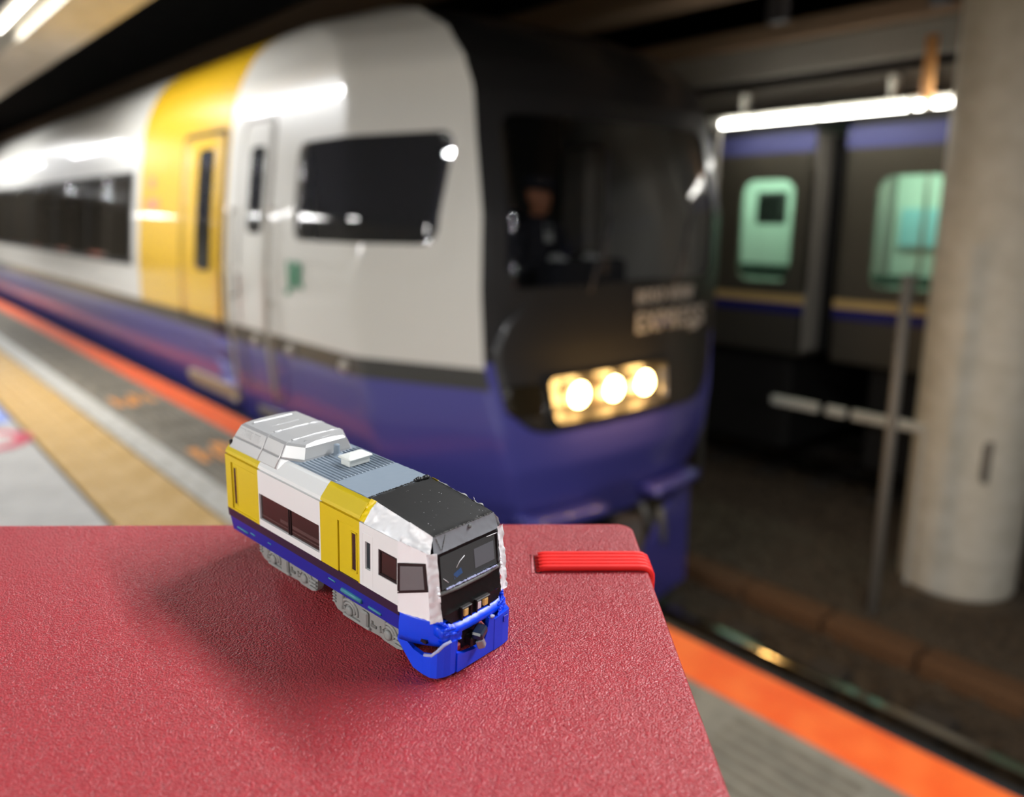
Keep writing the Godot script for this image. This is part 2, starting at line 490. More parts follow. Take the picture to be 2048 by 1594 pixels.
func station() -> void:
	# platform
	var fl := Node3D.new()
	fl.name = "floor"; add_child(fl)
	tag(fl, "station platform with pale pavers, tactile strip and orange edge line", "floor", "", "structure")
	var st := mb()
	span(st, -6.0, 2.2, -1.35, -0.03, -50, 10)
	put(st, "slab", M.joint, fl)
	st = mb()
	span(st, -6.0, -0.76, -0.03, 0.0, -50, 10)
	span(st, -0.76, 0.87, -0.03, 0.0, -50, -13.6)
	span(st, -0.76, 0.87, -0.03, 0.0, -2.0, 10)
	put(st, "paving", M.paver, fl)
	var pm := mb()
	box(pm, Vector3(0, -0.015, 0), Vector3(0.535, 0.03, 0.57), 0.004)
	pm.generate_normals()
	var pmesh := pm.commit()
	for i in 3:
		for j in 20:
			hang("paver", pmesh, M.paver, fl).position = Vector3(-0.489 + i * 0.543, 0, -2.29 - j * 0.58)
	# tactile strip: square tiles with raised bars
	pm = mb()
	box(pm, Vector3(0, -0.012, 0), Vector3(0.43, 0.03, 0.43), 0.004)
	for i in 6:
		box(pm, Vector3(-0.175 + i * 0.07, 0.004, 0), Vector3(0.028, 0.008, 0.36), 0.003)
	pm.generate_normals()
	pmesh = pm.commit()
	for j in 60:
		hang("tactile_tile", pmesh, M.tactile, fl).position = Vector3(1.105, 0, 1.5 - j * 0.436)
	st = mb()
	span(st, 1.335, 1.50, -0.03, 0.002, -50, 10)
	put(st, "white_line", M.whiteline, fl)
	st = mb()
	span(st, 1.50, 1.975, -0.03, 0.0, -50, 10)
	put(st, "edge_paving", M.concrete, fl)
	# grooved anti-slip plates beside the edge
	pm = mb()
	for i in 6:
		box(pm, Vector3(-0.13 + i * 0.052, 0.002, 0), Vector3(0.026, 0.008, 0.40), 0.002)
	pm.generate_normals()
	pmesh = pm.commit()
	for j in 60:
		hang("grooved_plate", pmesh, M.groove, fl).position = Vector3(1.77, 0, 1.74 - j * 0.55)
	st = mb()
	span(st, 1.98, 2.19, -0.03, 0.003, -50, 10, 0.004)
	put(st, "orange_edge_line", M.orange, fl)
	st = mb()
	span(st, 2.19, 2.24, -0.12, 0.0, -50, 10, 0.01)
	put(st, "rubber_edge", M.gasket, fl)
	# stickers on the platform
	var p := thing("floor_sticker", "round pink sticker with white middle on the pale pavers", "sticker", Vector3(0.60, 0.001, -6.25))
	st = mb(true)
	lathe(st, [Vector2(0.02, 0), Vector2(0.30, 0), Vector2(0.30, 0.003), Vector2(0.19, 0.003)], 32, Transform3D.IDENTITY)
	put(st, "border", M.stickerpink, p)
	st = mb(true)
	lathe(st, [Vector2(0.01, 0), Vector2(0.19, 0.0), Vector2(0.19, 0.0035), Vector2(0.01, 0.0035)], 32, Transform3D.IDENTITY)
	put(st, "middle", M.stickerwhite, p)
	st = mb()
	box(st, Vector3(0.70, 0.002, -7.25), Vector3(0.3, 0.004, 0.95), 0.001)
	solid(st, "floor_sticker", M.stickerblue, "long pale blue sticker lying beside the yellow tactile strip", "sticker")
	for e in [[-6.95, "orange stencilled platform mark farther from the model train"], [-5.02, "orange stencilled platform mark half hidden behind the model train"]]:
		st = mb()
		for k in 4:
			box(st, Vector3(1.62 + k * 0.085, 0.003, e[0] + sin(k * 2.1) * 0.08), Vector3(0.06, 0.004, 0.34 - 0.07 * (k % 2)), 0.001)
		box(st, Vector3(1.75, 0.003, e[0]), Vector3(0.32, 0.004, 0.06), 0.001)
		solid(st, "platform_mark", M.stickerorange, e[1], "marking")
	# track bed
	st = mb()
	span(st, 2.2, 16.0, -1.75, -1.26, -50, 10)
	tag(put(st, "ground", M.ballast, self), "dark stony track bed below the platform", "ground", "", "structure")
	var stone := mb()
	var rng := RandomNumberGenerator.new()
	rng.seed = 5
	var ring := []
	for j in [-0.5, -0.1, 0.5]:
		var r := PackedVector3Array()
		for k in 6: r.append(Vector3(cos(TAU * k / 6 + j), j, sin(TAU * k / 6 + j)) * rng.randf_range(0.7, 1.1) * (1.0 if j == -0.1 else 0.7))
		ring.append(r)
	loft(stone, ring, true, true)
	stone.generate_normals()
	var mm := MultiMesh.new()
	mm.transform_format = MultiMesh.TRANSFORM_3D
	mm.mesh = stone.commit()
	mm.instance_count = 7000
	for i in 7000:
		var b := Basis.from_euler(Vector3(rng.randf() * 6, rng.randf() * 6, rng.randf() * 6)).scaled(Vector3.ONE * rng.randf_range(0.025, 0.055))
		mm.set_instance_transform(i, Transform3D(b, Vector3(rng.randf_range(2.3, 8.0), -1.262, rng.randf_range(-5.5, 1.5))))
	var mi := MultiMeshInstance3D.new()
	mi.name = "ballast"; mi.multimesh = mm; mi.material_override = M.ballast
	add_child(mi)
	tag(mi, "loose dark ballast stones between the rails", "ballast", "", "stuff")
	track(3.40, "railway track under the big train, one bright rail beyond the platform edge")
	track(8.4, "railway track under the parked commuter train behind the column")
	st = mb()
	for j in 12:
		box(st, Vector3(4.82, -1.20, 1.0 - j * 0.62), Vector3(0.22, 0.14, 0.6), 0.02)
	solid(st, "cable_trough", M.rust, "brown cable trough running along the track bed", "trough")
	# walls
	for w in [["wall_left", -6.3, -6.0, -50, 10], ["wall_right", 16.0, 16.3, -50, 10], ["wall_far", -6.3, 16.3, -50.3, -50], ["wall_near", -6.3, 16.3, 10, 10.3]]:
		st = mb()
		span(st, w[1], w[2], -1.75, 5.2, w[3], w[4])
		tag(put(st, w[0], M.wall if w[0] != "wall_right" else M.darkceiling, self), {"wall_left": "plain pale wall behind the platform", "wall_right": "dark wall beyond the far track", "wall_far": "end wall far down the tracks", "wall_near": "end wall behind the camera"}[w[0]], "wall", "", "structure")
	st = mb()
	span(st, -6.3, 1.60, 3.45, 3.6, -50.3, 10.3)
	tag(put(st, "ceiling", M.bluedark, self), "dark blue grey recess of the platform ceiling", "ceiling", "", "structure")
	st = mb()
	span(st, 1.60, 2.13, 3.06, 5.2, -50, 10, 0.02)
	tag(put(st, "ceiling_beam", M.soffit, self), "wide beige ceiling beam along the platform edge", "beam", "", "structure")
	st = mb()
	span(st, 2.13, 16.3, 4.6, 5.2, -50.3, 10.3)
	tag(put(st, "ceiling", M.darkceiling, self), "unlit ceiling over the tracks, its shade put into a black colour", "ceiling", "", "structure")
	for b in [[6.92, 7.3, 2.47, 2.66, "grey fascia lit by the light strip below it", M.fascia], [6.98, 7.3, 2.66, 2.74, "dark channel above the lit grey fascia", M.darksteel], [6.92, 7.3, 2.74, 3.02, "dim grey fascia above the dark channel", M.fascia], [6.86, 7.3, 3.02, 3.2, "brown beam on top of the grey fascia", M.brownbeam], [6.0, 6.5, 3.35, 3.6, "brown beam high above the light strip", M.brownbeam], [5.0, 5.35, 3.7, 4.1, "dark brown beam above the nose of the big train", M.brownbeam]]:
		st = mb()
		span(st, b[0], b[1], b[2], b[3], -50, 10, 0.02)
		tag(put(st, "ceiling_beam", b[5], self), b[4], "beam", "", "structure")
	for b in [[6.05, -3.95, 3.0, 3.6], [6.2, -2.75, 2.95, 3.6]]:
		st = mb()
		span(st, b[0], b[0] + 0.12, b[2], b[3], b[1] - 0.07, b[1] + 0.07, 0.01)
		tag(put(st, "ceiling_bracket", M.darksteel, self), "dark bracket hanging under the brown beam, " + ("left of the column" if b[1] < -3 else "beside the column top"), "bracket", "", "structure")
	# lamps over the platform
	for L in [[6.5, 3.0, "long tube lamp added on the beige beam for fill, behind the camera"], [0.2, 2.0, "long tube lamp on the beige beam, above the notebook and camera"], [-7.55, 2.9, "long tube lamp beside the beige beam, its end showing in the top left corner"], [-15.5, 3.4, "long tube lamp on the beige beam, mirrored above the passenger windows"], [-22.6, 4.4, "long tube lamp on the beige beam, fourth along the platform edge"], [-32.0, 4.4, "long tube lamp on the beige beam, far end of the platform edge"]]:  # first lamp is out of view, added to the row for fill
		lamp(Vector3(1.46, 3.10 if L[0] != 0.2 else 2.97, L[0]), L[1], (1.6 if L[0] != 0.2 else 2.4) * L[1], L[2], 1)
	for L in [[5.0, "wide six tube fill lamp added over the platform middle, behind the camera"], [-1.0, "wide six tube fill lamp added over the platform middle, left of the camera"], [-9.0, "wide six tube fill lamp added over the platform middle, third from behind"], [-18.0, "wide six tube fill lamp added over the platform middle, fourth from behind"], [-28.0, "wide six tube fill lamp added over the platform middle, farthest away"]]:  # unseen row, added as low fill light from the left
		lamp(Vector3(-3.4, 2.9, L[0]), 3.0, 9.0, L[1], 6)
	# light strip between the tracks
	var s := thing("light_strip", "bright horizontal fluorescent strip between the train nose and column", "lamp", Vector3(6.7, 2.33, -3.8))
	st = mb()
	box(st, Vector3(0.07, 0.03, 0), Vector3(0.06, 0.10, 2.6), 0.01)
	for z in [-0.9, 0.5]: box(st, Vector3(0.145, 0.17, z), Vector3(0.13, 0.2, 0.05), 0.01)
	put(st, "housing", M.housing, s)
	for seg in [[-1.06, -0.74], [-0.69, -0.10], [-0.05, 0.68], [0.75, 0.80], [0.90, 0.98], [1.02, 1.25]]:
		st = mb(true)
		tube(st, [Vector3(0, 0, seg[0]), Vector3(0, 0, seg[1])], 0.028, 10)
		put(st, "tube", glow(Color(1.0, 0.99, 0.95), 9.0) if not M.has("strip") else M.strip, s)
	var al := AreaLight3D.new()
	al.name = "light"
	al.area_size = Vector2(2.3, 0.06)
	al.light_energy = 0.13
	al.area_range = 30.0
	al.shadow_enabled = true
	s.add_child(al)
	al.position = Vector3(-0.04, 0, 0)
	al.rotation.y = PI / 2
	st = mb(true)
	tube(st, [Vector3(0, 0.03, 0.83), Vector3(0, 0.5, 0.83)], 0.045, 10)
	put(st, "bracket", M.orangepole, s)
	# posts between the tracks
	pole(Vector3(6.6, 0, -4.83), 0.035, 2.28, "thin grey pole just right of the train nose")
	pole(Vector3(5.30, 0, -2.34), 0.035, 1.12, "slim grey conduit in front of the white column")
	st = mb()
	for seg in [[-3.62, -3.20], [-3.13, -2.97], [-2.92, -2.3]]:
		box(st, Vector3(5.9, -0.02, (seg[0] + seg[1]) / 2), Vector3(0.05, 0.075, seg[1] - seg[0]), 0.01)
	for z in [-2.36]:
		box(st, Vector3(5.9, -0.72, z), Vector3(0.05, 1.36, 0.05), 0.005)
	solid(st, "barrier_rail", M.housing, "low pale jointed rail left of the white column base", "rail")
	st = mb(true)
	lathe(st, [Vector2(0.385, -1.22), Vector2(0.395, -1.18), Vector2(0.395, 4.6)], 48, Transform3D(Basis.IDENTITY, Vector3(6.22, 0, -2.15)))
	tag(put(st, "column", M.column, self), "thick round white column at the right edge between the tracks", "column", "", "structure")
	st = mb(true)
	lathe(st, [Vector2(0.5, -1.4), Vector2(0.5, -1.22)], 40, Transform3D(Basis.IDENTITY, Vector3(6.22, 0, -2.15)))
	tag(put(st, "column", M.ballast, self), "dark round footing under the white column", "column", "", "structure")
	var sg := mb(true)
	for k in [[2.55, 0.10, -0.17, 0.05, 0.3], [2.62, 0.03, -0.17, 0.02, 0.24]]:
		var o := Vector3(cos(k[0]), 0, sin(k[0])) * 0.395
		box(sg, Vector3(6.22, k[2], -2.15) + o, Vector3(k[3], k[4], 0.012), 0.005, Basis(Vector3.UP, PI / 2 - k[0]))
	solid(sg, "number_plate", M.fascia, "small faded grey plate low on the white column", "plate")
	sg = mb()
	box(sg, Vector3(6.0, 1.79, -1.84), Vector3(0.06, 0.22, 0.06), 0.01, Basis(Vector3.UP, 0.8))
	solid(sg, "column_sign", M.darksteel, "small dark plate high on the white column, at the picture's right edge", "plate")

func track(xc: float, label: String) -> void:
	var t := thing("railway_track", label, "track", Vector3(xc, 0.14, 0))
	for s in [-1, 1]:
		var st := mb()
		var poly := PackedVector2Array([Vector2(-0.032, 0), Vector2(-0.025, 0.006), Vector2(0.025, 0.006), Vector2(0.032, 0), Vector2(0.032, -0.03), Vector2(0.009, -0.045), Vector2(0.009, -0.12), Vector2(0.06, -0.14), Vector2(0.06, -0.15), Vector2(-0.06, -0.15), Vector2(-0.06, -0.14), Vector2(-0.009, -0.12), Vector2(-0.009, -0.045), Vector2(-0.032, -0.03)])
		prism(st, poly, -48, 8, Transform3D(Basis.IDENTITY, Vector3(s * 0.56, -1.2, 0)))
		put(st, "rail", M.rail, t)
	var sm := mb()
	box(sm, Vector3(0, -1.4, 0), Vector3(2.0, 0.12, 0.22), 0.015)
	sm.generate_normals()
	var mesh := sm.commit()
	for j in 30:
		hang("sleeper", mesh, M.sleeper, t).position.z = 1.6 - j * 0.62

func pole(at: Vector3, r: float, top: float, label: String) -> void:
	var st := mb(true)
	tube(st, [at + Vector3(0, -1.4, 0), at + Vector3(0, top, 0)], r, 12)
	solid(st, "thin_pole", M.steel, label, "pole")

# ---------------------------------------------------------------- the commuter train on the next track
func commuter_train() -> void:
	var t := thing("commuter_train", "parked steel commuter train with blue bands and green lit windows", "train", Vector3(7.0, 0, 0))
	var wins := [[-6.1, -5.5], [-4.80, -4.22], [-3.43, -2.84], [-2.1, -1.5]]
	var y0 := 0.86
	var y1 := 1.82
	var surf := func(a: float, b: float) -> Vector3: return Vector3(0, b, a)
	var st := mb()
	for car in [[-16.0, -4.04, [0, 1]], [-3.74, 3.0, [2, 3]]]:
		span(st, 0, 0.04, 0.74, y0 - 0.06, car[0], car[1])
		span(st, 0, 0.04, y1 + 0.08, 2.06, car[0], car[1])
		span(st, 0, 0.04, 0.2, 0.56, car[0], car[1])
		var z: float = car[0]
		for i in car[2]:
			var w: Array = wins[i]
			span(st, 0, 0.04, y0 - 0.06, y1 + 0.08, z, w[0] - 0.1)
			frame(st, surf, Vector3(-1, 0, 0), [w[0] - 0.1, w[1] + 0.1, y0 - 0.06, y1 + 0.08], [w[0], w[1], y0, y1], 0.001, 0.13, 0.0, 0.04)
			z = w[1] + 0.1
		span(st, 0, 0.04, y0 - 0.06, y1 + 0.08, z, car[1])
	put(st, "body_side", M.inox, t)
	for band in [["cream_band", 0.66, 0.74, M.cream, -0.004], ["blue_band", 0.56, 0.66, M.navy, -0.004], ["roof_band", 2.06, 2.24, mat(Color(0.34, 0.35, 0.56), 0.5), -0.004]]:
		st = mb()
		span(st, band[4], 0.04, band[1], band[2], -16, -4.04)
		span(st, band[4], 0.04, band[1], band[2], -3.74, 3)
		put(st, band[0], band[3], t)
	st = mb()
	span(st, 0, 2.8, 2.24, 2.42, -16, -4.04, 0.06)
	span(st, 0, 2.8, 2.24, 2.42, -3.74, 3, 0.06)
	put(st, "roof", M.roofgrey, t)
	st = mb()
	span(st, 0.0, 2.8, 0.2, 2.24, -4.08, -4.04, 0.01)
	span(st, 0.0, 2.8, 0.2, 2.24, -3.74, -3.70, 0.01)
	put(st, "end_wall", M.endface, t)
	st = mb()
	for k in 6: span(st, 0.3, 2.3, 0.2, 2.2, -4.04 + k * 0.05 + 0.005, -4.04 + k * 0.05 + 0.045, 0.01)
	put(st, "gangway_bellows", M.gasket, t)
	for w in wins:
		st = mb(true)
		plate(st, surf, Vector3(-1, 0, 0), w[0], w[1], y0, y1, 0.13, -0.01, 0.006)
		var pane := put(st, "window_pane", M.winglass, t)
	st = mb()
	span(st, 2.7, 2.8, 0.2, 2.24, -16, 3)
	span(st, 0.04, 2.8, 0.16, 0.2, -16, -4.04)
	span(st, 0.04, 2.8, 0.16, 0.2, -3.74, 3)
	span(st, 0.04, 2.8, 0.2, 2.3, -16.1, -16)
	span(st, 0.04, 2.8, 0.2, 2.3, 3, 3.1)
	put(st, "shell", M.inox, t)
	st = mb()
	span(st, 0.9, 0.95, 0.2, 2.2, -7, -4.1)
	span(st, 0.9, 0.95, 0.2, 2.2, -3.68, 0)
	put(st, "partition", M.mint, t)
	st = mb()
	span(st, 0.35, 0.5, 1.40, 1.72, -4.86, -4.58, 0.02)
	put(st, "display", M.gasket, t)
	st = mb()
	span(st, 0.5, 0.75, 0.85, 0.98, -5.2, -4.5, 0.03)
	put(st, "seat", mat(Color(0.12, 0.22, 0.17), 0.9), t)
	st = mb()
	span(st, 0.5, 0.75, 0.85, 0.93, -3.9, -2.6, 0.03)
	put(st, "seat", mat(Color(0.12, 0.22, 0.17), 0.9), t)
	st = mb()
	span(st, 0.86, 0.89, 1.2, 1.55, -3.6, -3.2)
	put(st, "poster", M.ad, t)
	st = mb(true)
	tube(st, [Vector3(0.2, 0.3, -3.1), Vector3(0.2, 2.2, -3.1)], 0.018, 8)
	put(st, "grab_pole", M.chrome, t)
	for z in [-4.9, -3.2]:
		st = mb()
		box(st, Vector3(0.4, 2.17, z), Vector3(0.1, 0.05, 1.4), 0.01)
		put(st, "ceiling_lamp", glow(Color(0.8, 1.0, 0.88), 1.5), t)
		var l := AreaLight3D.new()
		l.name = "light"
		l.area_size = Vector2(0.1, 1.4)
		l.light_energy = 0.6
		l.light_color = Color(0.84, 1.0, 0.88)
		l.area_range = 10.0
		l.shadow_enabled = true
		t.add_child(l)
		l.position = Vector3(0.4, 2.13, z)
		l.rotation.x = -PI / 2
	st = mb()
	span(st, 0.3, 2.5, -0.9, 0.14, -15, -4.3, 0.05)
	span(st, 0.3, 2.5, -0.9, 0.14, -3.5, 2, 0.05)
	put(st, "underframe", M.under, t)

# ---------------------------------------------------------------- the express train
const MID := 3.68
var prof := [[-0.62, 2.52], [-0.35, 2.43], [0.0, 2.365], [0.3, 2.315], [0.7, 2.285], [1.1, 2.30], [1.5, 2.345], [1.9, 2.405], [2.15, 2.45], [2.3, 2.485], [2.42, 2.53], [2.55, 2.60], [2.65, 2.67], [2.74, 2.76], [2.82, 2.88], [2.88, 3.05], [2.92, 3.25], [2.945, 3.5], [2.95, 3.86]]
var nosez := [[-0.62, -3.40], [-0.3, -3.30], [-0.1, -3.24], [0.1, -3.22], [0.35, -3.26], [0.7, -3.35], [1.5, -3.43], [2.15, -3.63], [2.35, -3.75], [2.55, -4.0], [2.72, -4.4], [2.83, -4.9], [2.9, -5.3], [2.95, -5.8]]
var nosetap := [[-0.62, 0.45], [-0.1, 0.36], [0.7, 0.33], [2.2, 0.33], [2.6, 0.27], [2.83, 0.16], [2.95, 0.0]]

func mid(y: float) -> float: return 3.625 + 0.12 * (y - 0.7)   # the track is canted: the body leans away from the platform

func look(table: Array, y: float) -> float:
	if y <= table[0][0]: return table[0][1]
	for i in table.size() - 1:
		if y <= table[i + 1][0]:
			return lerpf(table[i][1], table[i + 1][1], (y - table[i][0]) / (table[i + 1][0] - table[i][0]))
	return table[table.size() - 1][1]

func side_at(z: float, y: float) -> Vector3:
	var zf := look(nosez, y)
	return Vector3(look(prof, y) + look(nosetap, y) * clampf((z - zf + 0.8) / 0.8, 0.0, 1.0), y, z)

func front_at(q: float, y: float) -> Vector3:
	var hw := mid(y) - look(prof, y) - look(nosetap, y)
	return Vector3(mid(y) + q * hw, y, look(nosez, y) + 0.11 * minf(1.0, hw) * (1.0 - pow(absf(q), 2.6)))

func face(a: float, y: float) -> Vector3: return front_at(a / 1.04, y)   # a in metres from the middle

func express_train() -> void:
	var t := thing("express_train", "white, yellow and blue express train with dark wraparound nose and headlights on", "train")
	var ys := []
	var y := -0.34
	while y < 0.8: ys.append(y); y += 0.03
	while y < 2.3: ys.append(y); y += 0.05
	while y < 2.75: ys.append(y); y += 0.035
	for v in [2.76, 2.79, 2.82, 2.845, 2.87, 2.89, 2.905, 2.92, 2.93, 2.94, 2.945, 2.95]: ys.append(v)
	var kinds := {"upper_body": [mb(true), M.white], "lower_body": [mb(true), M.blue], "stripe": [mb(true), M.stripe], "front_mask": [mb(true), M.black], "roof": [mb(true), M.roofgrey]}
	var nq := 50
	var ns := 48
	for j in ys.size() - 1:
		var yc: float = (ys[j] + ys[j + 1]) / 2.0
		# sides of the nose car end
		for s in [-1, 1]:
			for i in ns:
				var c := PackedVector3Array()
				for e in [[i, 0], [i + 1, 0], [i + 1, 1], [i, 1]]:
					var yy: float = ys[j + e[1]]
					var p := side_at(lerpf(-6.18, look(nosez, yy), float(e[0]) / ns), yy)
					if s > 0: p.x = 2.0 * mid(p.y) - p.x
					c.append(p)
				var zc: float = (c[0].z + c[2].z) / 2.0
				if s < 0 and yc > 1.28 and yc < 2.0 and zc > -5.08 and zc < -3.66: continue
				var k := "roof" if yc > 2.89 else "upper_body" if yc > 0.69 else "stripe" if yc > 0.57 else "lower_body"
				quad(kinds[k][0], c[0], c[1], c[2], c[3])
		for i in nq:
			var q0 := -1.0 + 2.0 * i / nq
			var q1 := -1.0 + 2.0 * (i + 1) / nq
			var qc := (q0 + q1) / 2.0
			if yc > 1.06 and yc < 2.06 and absf(qc) < 0.9: continue
			var k := "roof" if yc > 2.92 else "front_mask" if yc > 0.72 else "lower_body"
			quad(kinds[k][0], front_at(q0, ys[j]), front_at(q1, ys[j]), front_at(q1, ys[j + 1]), front_at(q0, ys[j + 1]))
	# the long car behind
	var zs := [-6.18]
	var z := -6.6
	while z > -26.0: zs.append(z); z -= 0.6
	var yel := mb(true)
	zs.append(-8.4); zs.sort(); zs.reverse()
	for j in ys.size() - 1:
		var yc: float = (ys[j] + ys[j + 1]) / 2.0
		for i in zs.size() - 1:
			var zc: float = (zs[i] + zs[i + 1]) / 2.0
			for s in [-1, 1]:
				var c := PackedVector3Array()
				for e in [[i, 0], [i + 1, 0], [i + 1, 1], [i, 1]]:
					var p := Vector3(look(prof, ys[j + e[1]]), ys[j + e[1]], zs[e[0]])
					if s > 0: p.x = 2.0 * mid(p.y) - p.x
					c.append(p)
				if yc > 0.69 and yc < 2.89 and zc > -8.4: quad(yel, c[0], c[1], c[2], c[3])
				else: quad(kinds["roof" if yc > 2.89 else "upper_body" if yc > 0.69 else "stripe" if yc > 0.57 else "lower_body"][0], c[0], c[1], c[2], c[3])
	for k in kinds: put(kinds[k][0], k, kinds[k][1], t)
	put(yel, "yellow_band", M.yellow, t)
	var out := Vector3(-1, 0.05, 0)
	var side := func(a: float, b: float) -> Vector3: return side_at(a, b)
	var st: SurfaceTool
	# passenger windows
	for k in 8:
		var a := -8.72 - k * 1.72
		st = mb(true)
		plate(st, side, out, a - 1.66, a, 1.05, 1.86, 0.06, 0.004, 0.02, 2)
		put(st, "window", M.bandglass, t)
	st = mb(true)
	plate(st, side, out, -22.6, -8.62, 1.0, 1.91, 0.05, 0.001, 0.01, 40)
	put(st, "window_band", M.gasket, t)
	# yellow door
	st = mb()
	frame(st, side, out, [-7.2, -6.22, 0.6, 2.14], [-7.16, -6.26, 0.62, 2.10], 0.07, 0.06, 0.003, 0.01)
	put(st, "door_seam", M.seam, t)
	st = mb(true)
	plate(st, side, out, -7.15, -6.27, 0.69, 2.09, 0.06, 0.012, 0.02)
	var dr := put(st, "passenger_door", M.yellow, t)
	st = mb(true)
	plate(st, side, out, -6.78, -6.44, 1.06, 2.0, 0.05, 0.018, 0.02)
	put(st, "window", M.darkglass, dr)
	# crew door
	st = mb()
	frame(st, side, out, [-5.92, -5.36, 0.24, 2.16], [-5.89, -5.39, 0.26, 2.13], 0.09, 0.08, 0.003, 0.01)
	put(st, "door_seam", M.steel, t)
	st = mb(true)
	plate(st, side, out, -5.87, -5.41, 0.69, 2.11, 0.07, 0.012, 0.02)
	dr = put(st, "crew_door", M.white, t)
	st = mb(true)
	plate(st, side, out, -5.72, -5.48, 1.37, 1.96, 0.05, 0.018, 0.02)
	put(st, "window", M.darkglass, dr)
	st = mb(true)
	tube(st, [side_at(-5.82, 1.08) + Vector3(-0.04, 0, 0), side_at(-5.82, 0.92) + Vector3(-0.04, 0, 0)], 0.012)
	put(st, "handle", M.steel, dr)
	for zz in [-5.98, -5.3]:
		st = mb(true)
		var pts := []
		for i in 15: pts.append(side_at(zz, lerpf(0.2, 1.55, i / 14.0)) + Vector3(-0.05, 0, 0))
		tube(st, pts, 0.017, 8)
		for yy in [0.22, 0.9, 1.53]: tube(st, [side_at(zz, yy), side_at(zz, yy) + Vector3(-0.05, 0, 0)], 0.012, 6)
		put(st, "handrail", M.chrome, t)
	# cab side window
	st = mb()
	frame(st, side, out, [-5.2, -3.61, 1.2, 2.06], [-4.98, -3.67, 1.335, 1.945], 0.05, 0.09, 0.006, 0.02, 12)
	put(st, "window_surround", M.white, t)
	st = mb(true)
	plate(st, side, out, -4.98, -3.67, 1.335, 1.945, 0.08, 0.004, 0.008, 14)
	put(st, "cab_side_window", M.sheenglass, t)
	# operator's mark, stickers, small fittings
	words("JR", 0.17, 0.006, Transform3D(Basis(Vector3.UP, -PI / 2), Vector3(2.29, 1.11, -4.93)), M.green, t, "operator_mark", 1.05)
	st = mb(true)
	plate(st, side, out, -8.12, -7.95, 1.72, 1.84, 0.055, 0.004, 0.01)
	put(st, "round_sticker", M.pinkmark, t)
	st = mb(true)
	plate(st, side, out, -8.2, -7.8, 1.53, 1.64, 0.05, 0.004, 0.01)
	put(st, "car_number_sticker", M.pinkmark, t)
	for zz in [-5.05, -4.3, -5.62]:
		st = mb(true)
		lathe(st, [Vector2(0.005, 0.03), Vector2(0.035, 0.025), Vector2(0.045, 0.0)], 14, Transform3D(Basis(Vector3.BACK, PI / 2), side_at(zz, 0.60)))
		put(st, "marker_lamp", M.chrome, t)
	st = mb(true)
	plate(st, side, out, -7.3, -6.15, 0.03, 0.15, 0.06, 0.03, 0.06)
	put(st, "door_step", M.beige, t)
	st = mb(true)
	plate(st, side, out, -5.8, -5.05, 0.0, 0.08, 0.03, 0.02, 0.05)
	put(st, "door_step", M.steel, t)
	# wind screen
	var fo := Vector3(0, 0, 1)
	var fr := func(a: float, b: float) -> Vector3: return face(a, b)
	st = mb()
	frame(st, fr, fo, [-1.0, 1.0, 0.98, 2.16], [-0.90, 0.90, 1.10, 2.04], 0.08, 0.10, 0.008, 0.03, 14)
	put(st, "windscreen_surround", M.black, t)
	st = mb(true)
	plate(st, fr, fo, -0.91, 0.91, 1.09, 2.05, 0.1, 0.004, 0.008, 20)
	put(st, "windscreen", M.clear, t)
	for a in [-0.35, 0.42]:
		st = mb(true)
		tube(st, [face(a, 1.06) + fo * 0.03, face(a + 0.16, 1.5) + fo * 0.03], 0.008, 6)
		tube(st, [face(a + 0.12, 1.16) + fo * 0.03, face(a + 0.2, 1.86) + fo * 0.03], 0.006, 6)
		put(st, "wiper", M.darksteel, t)
	# cab inside
	st = mb()
	span(st, 2.7, 4.75, 0.85, 0.9, -5.1, -3.6)
	span(st, 2.56, 4.85, 0.85, 2.3, -5.15, -5.1)
	span(st, 2.75, 4.7, 2.3, 2.33, -5.1, -4.0)
	put(st, "cab_interior", M.cab, t)
	st = mb()
	span(st, 2.8, 4.65, 0.9, 1.04, -3.9, -3.55, 0.03)
	span(st, 3.5, 4.2, 0.9, 1.2, -3.95, -3.75, 0.03)
	put(st, "control_desk", M.uniform, t)
	st = mb()
	span(st, 3.6, 4.1, 1.0, 1.55, -4.75, -4.65, 0.04)
	span(st, 3.6, 4.1, 1.0, 1.1, -4.7, -4.25, 0.04)
	put(st, "driver_seat", M.uniform, t)
	st = mb()
	span(st, 4.35, 4.55, 1.2, 2.0, -4.6, -4.3, 0.03)
	put(st, "equipment_locker", M.steel, t)
	# lettering on the nose
	var turn := Basis(Vector3.UP, 0.07)
	words("BOSO VIEW", 0.085, 0.004, Transform3D(turn, Vector3(4.00, 1.005, -3.255)), M.lettering, t, "nose_lettering", 0.95)
	words("EXPRESS", 0.125, 0.004, Transform3D(turn, Vector3(4.05, 0.85, -3.24)), M.lettering, t, "nose_lettering", 1.08)
	st = mb()
	box(st, face(0.33, 0.835) + fo * 0.02, Vector3(0.18, 0.035, 0.006), 0.002, turn)
	put(st, "nose_emblem", M.navy, t)
	st = mb()
	box(st, face(0.70, 0.79) + fo * 0.015, Vector3(0.1, 0.07, 0.006), 0.002, turn)
	put(st, "number_mark", M.lettering, t)
	st = mb(true)
	plate(st, fr, fo, -0.985, 0.985, 0.30, 1.0, 0.27, 0.006, 0.01, 40, 20)
	put(st, "lamp_panel", M.black, t)
	# headlights
	headlights(t)
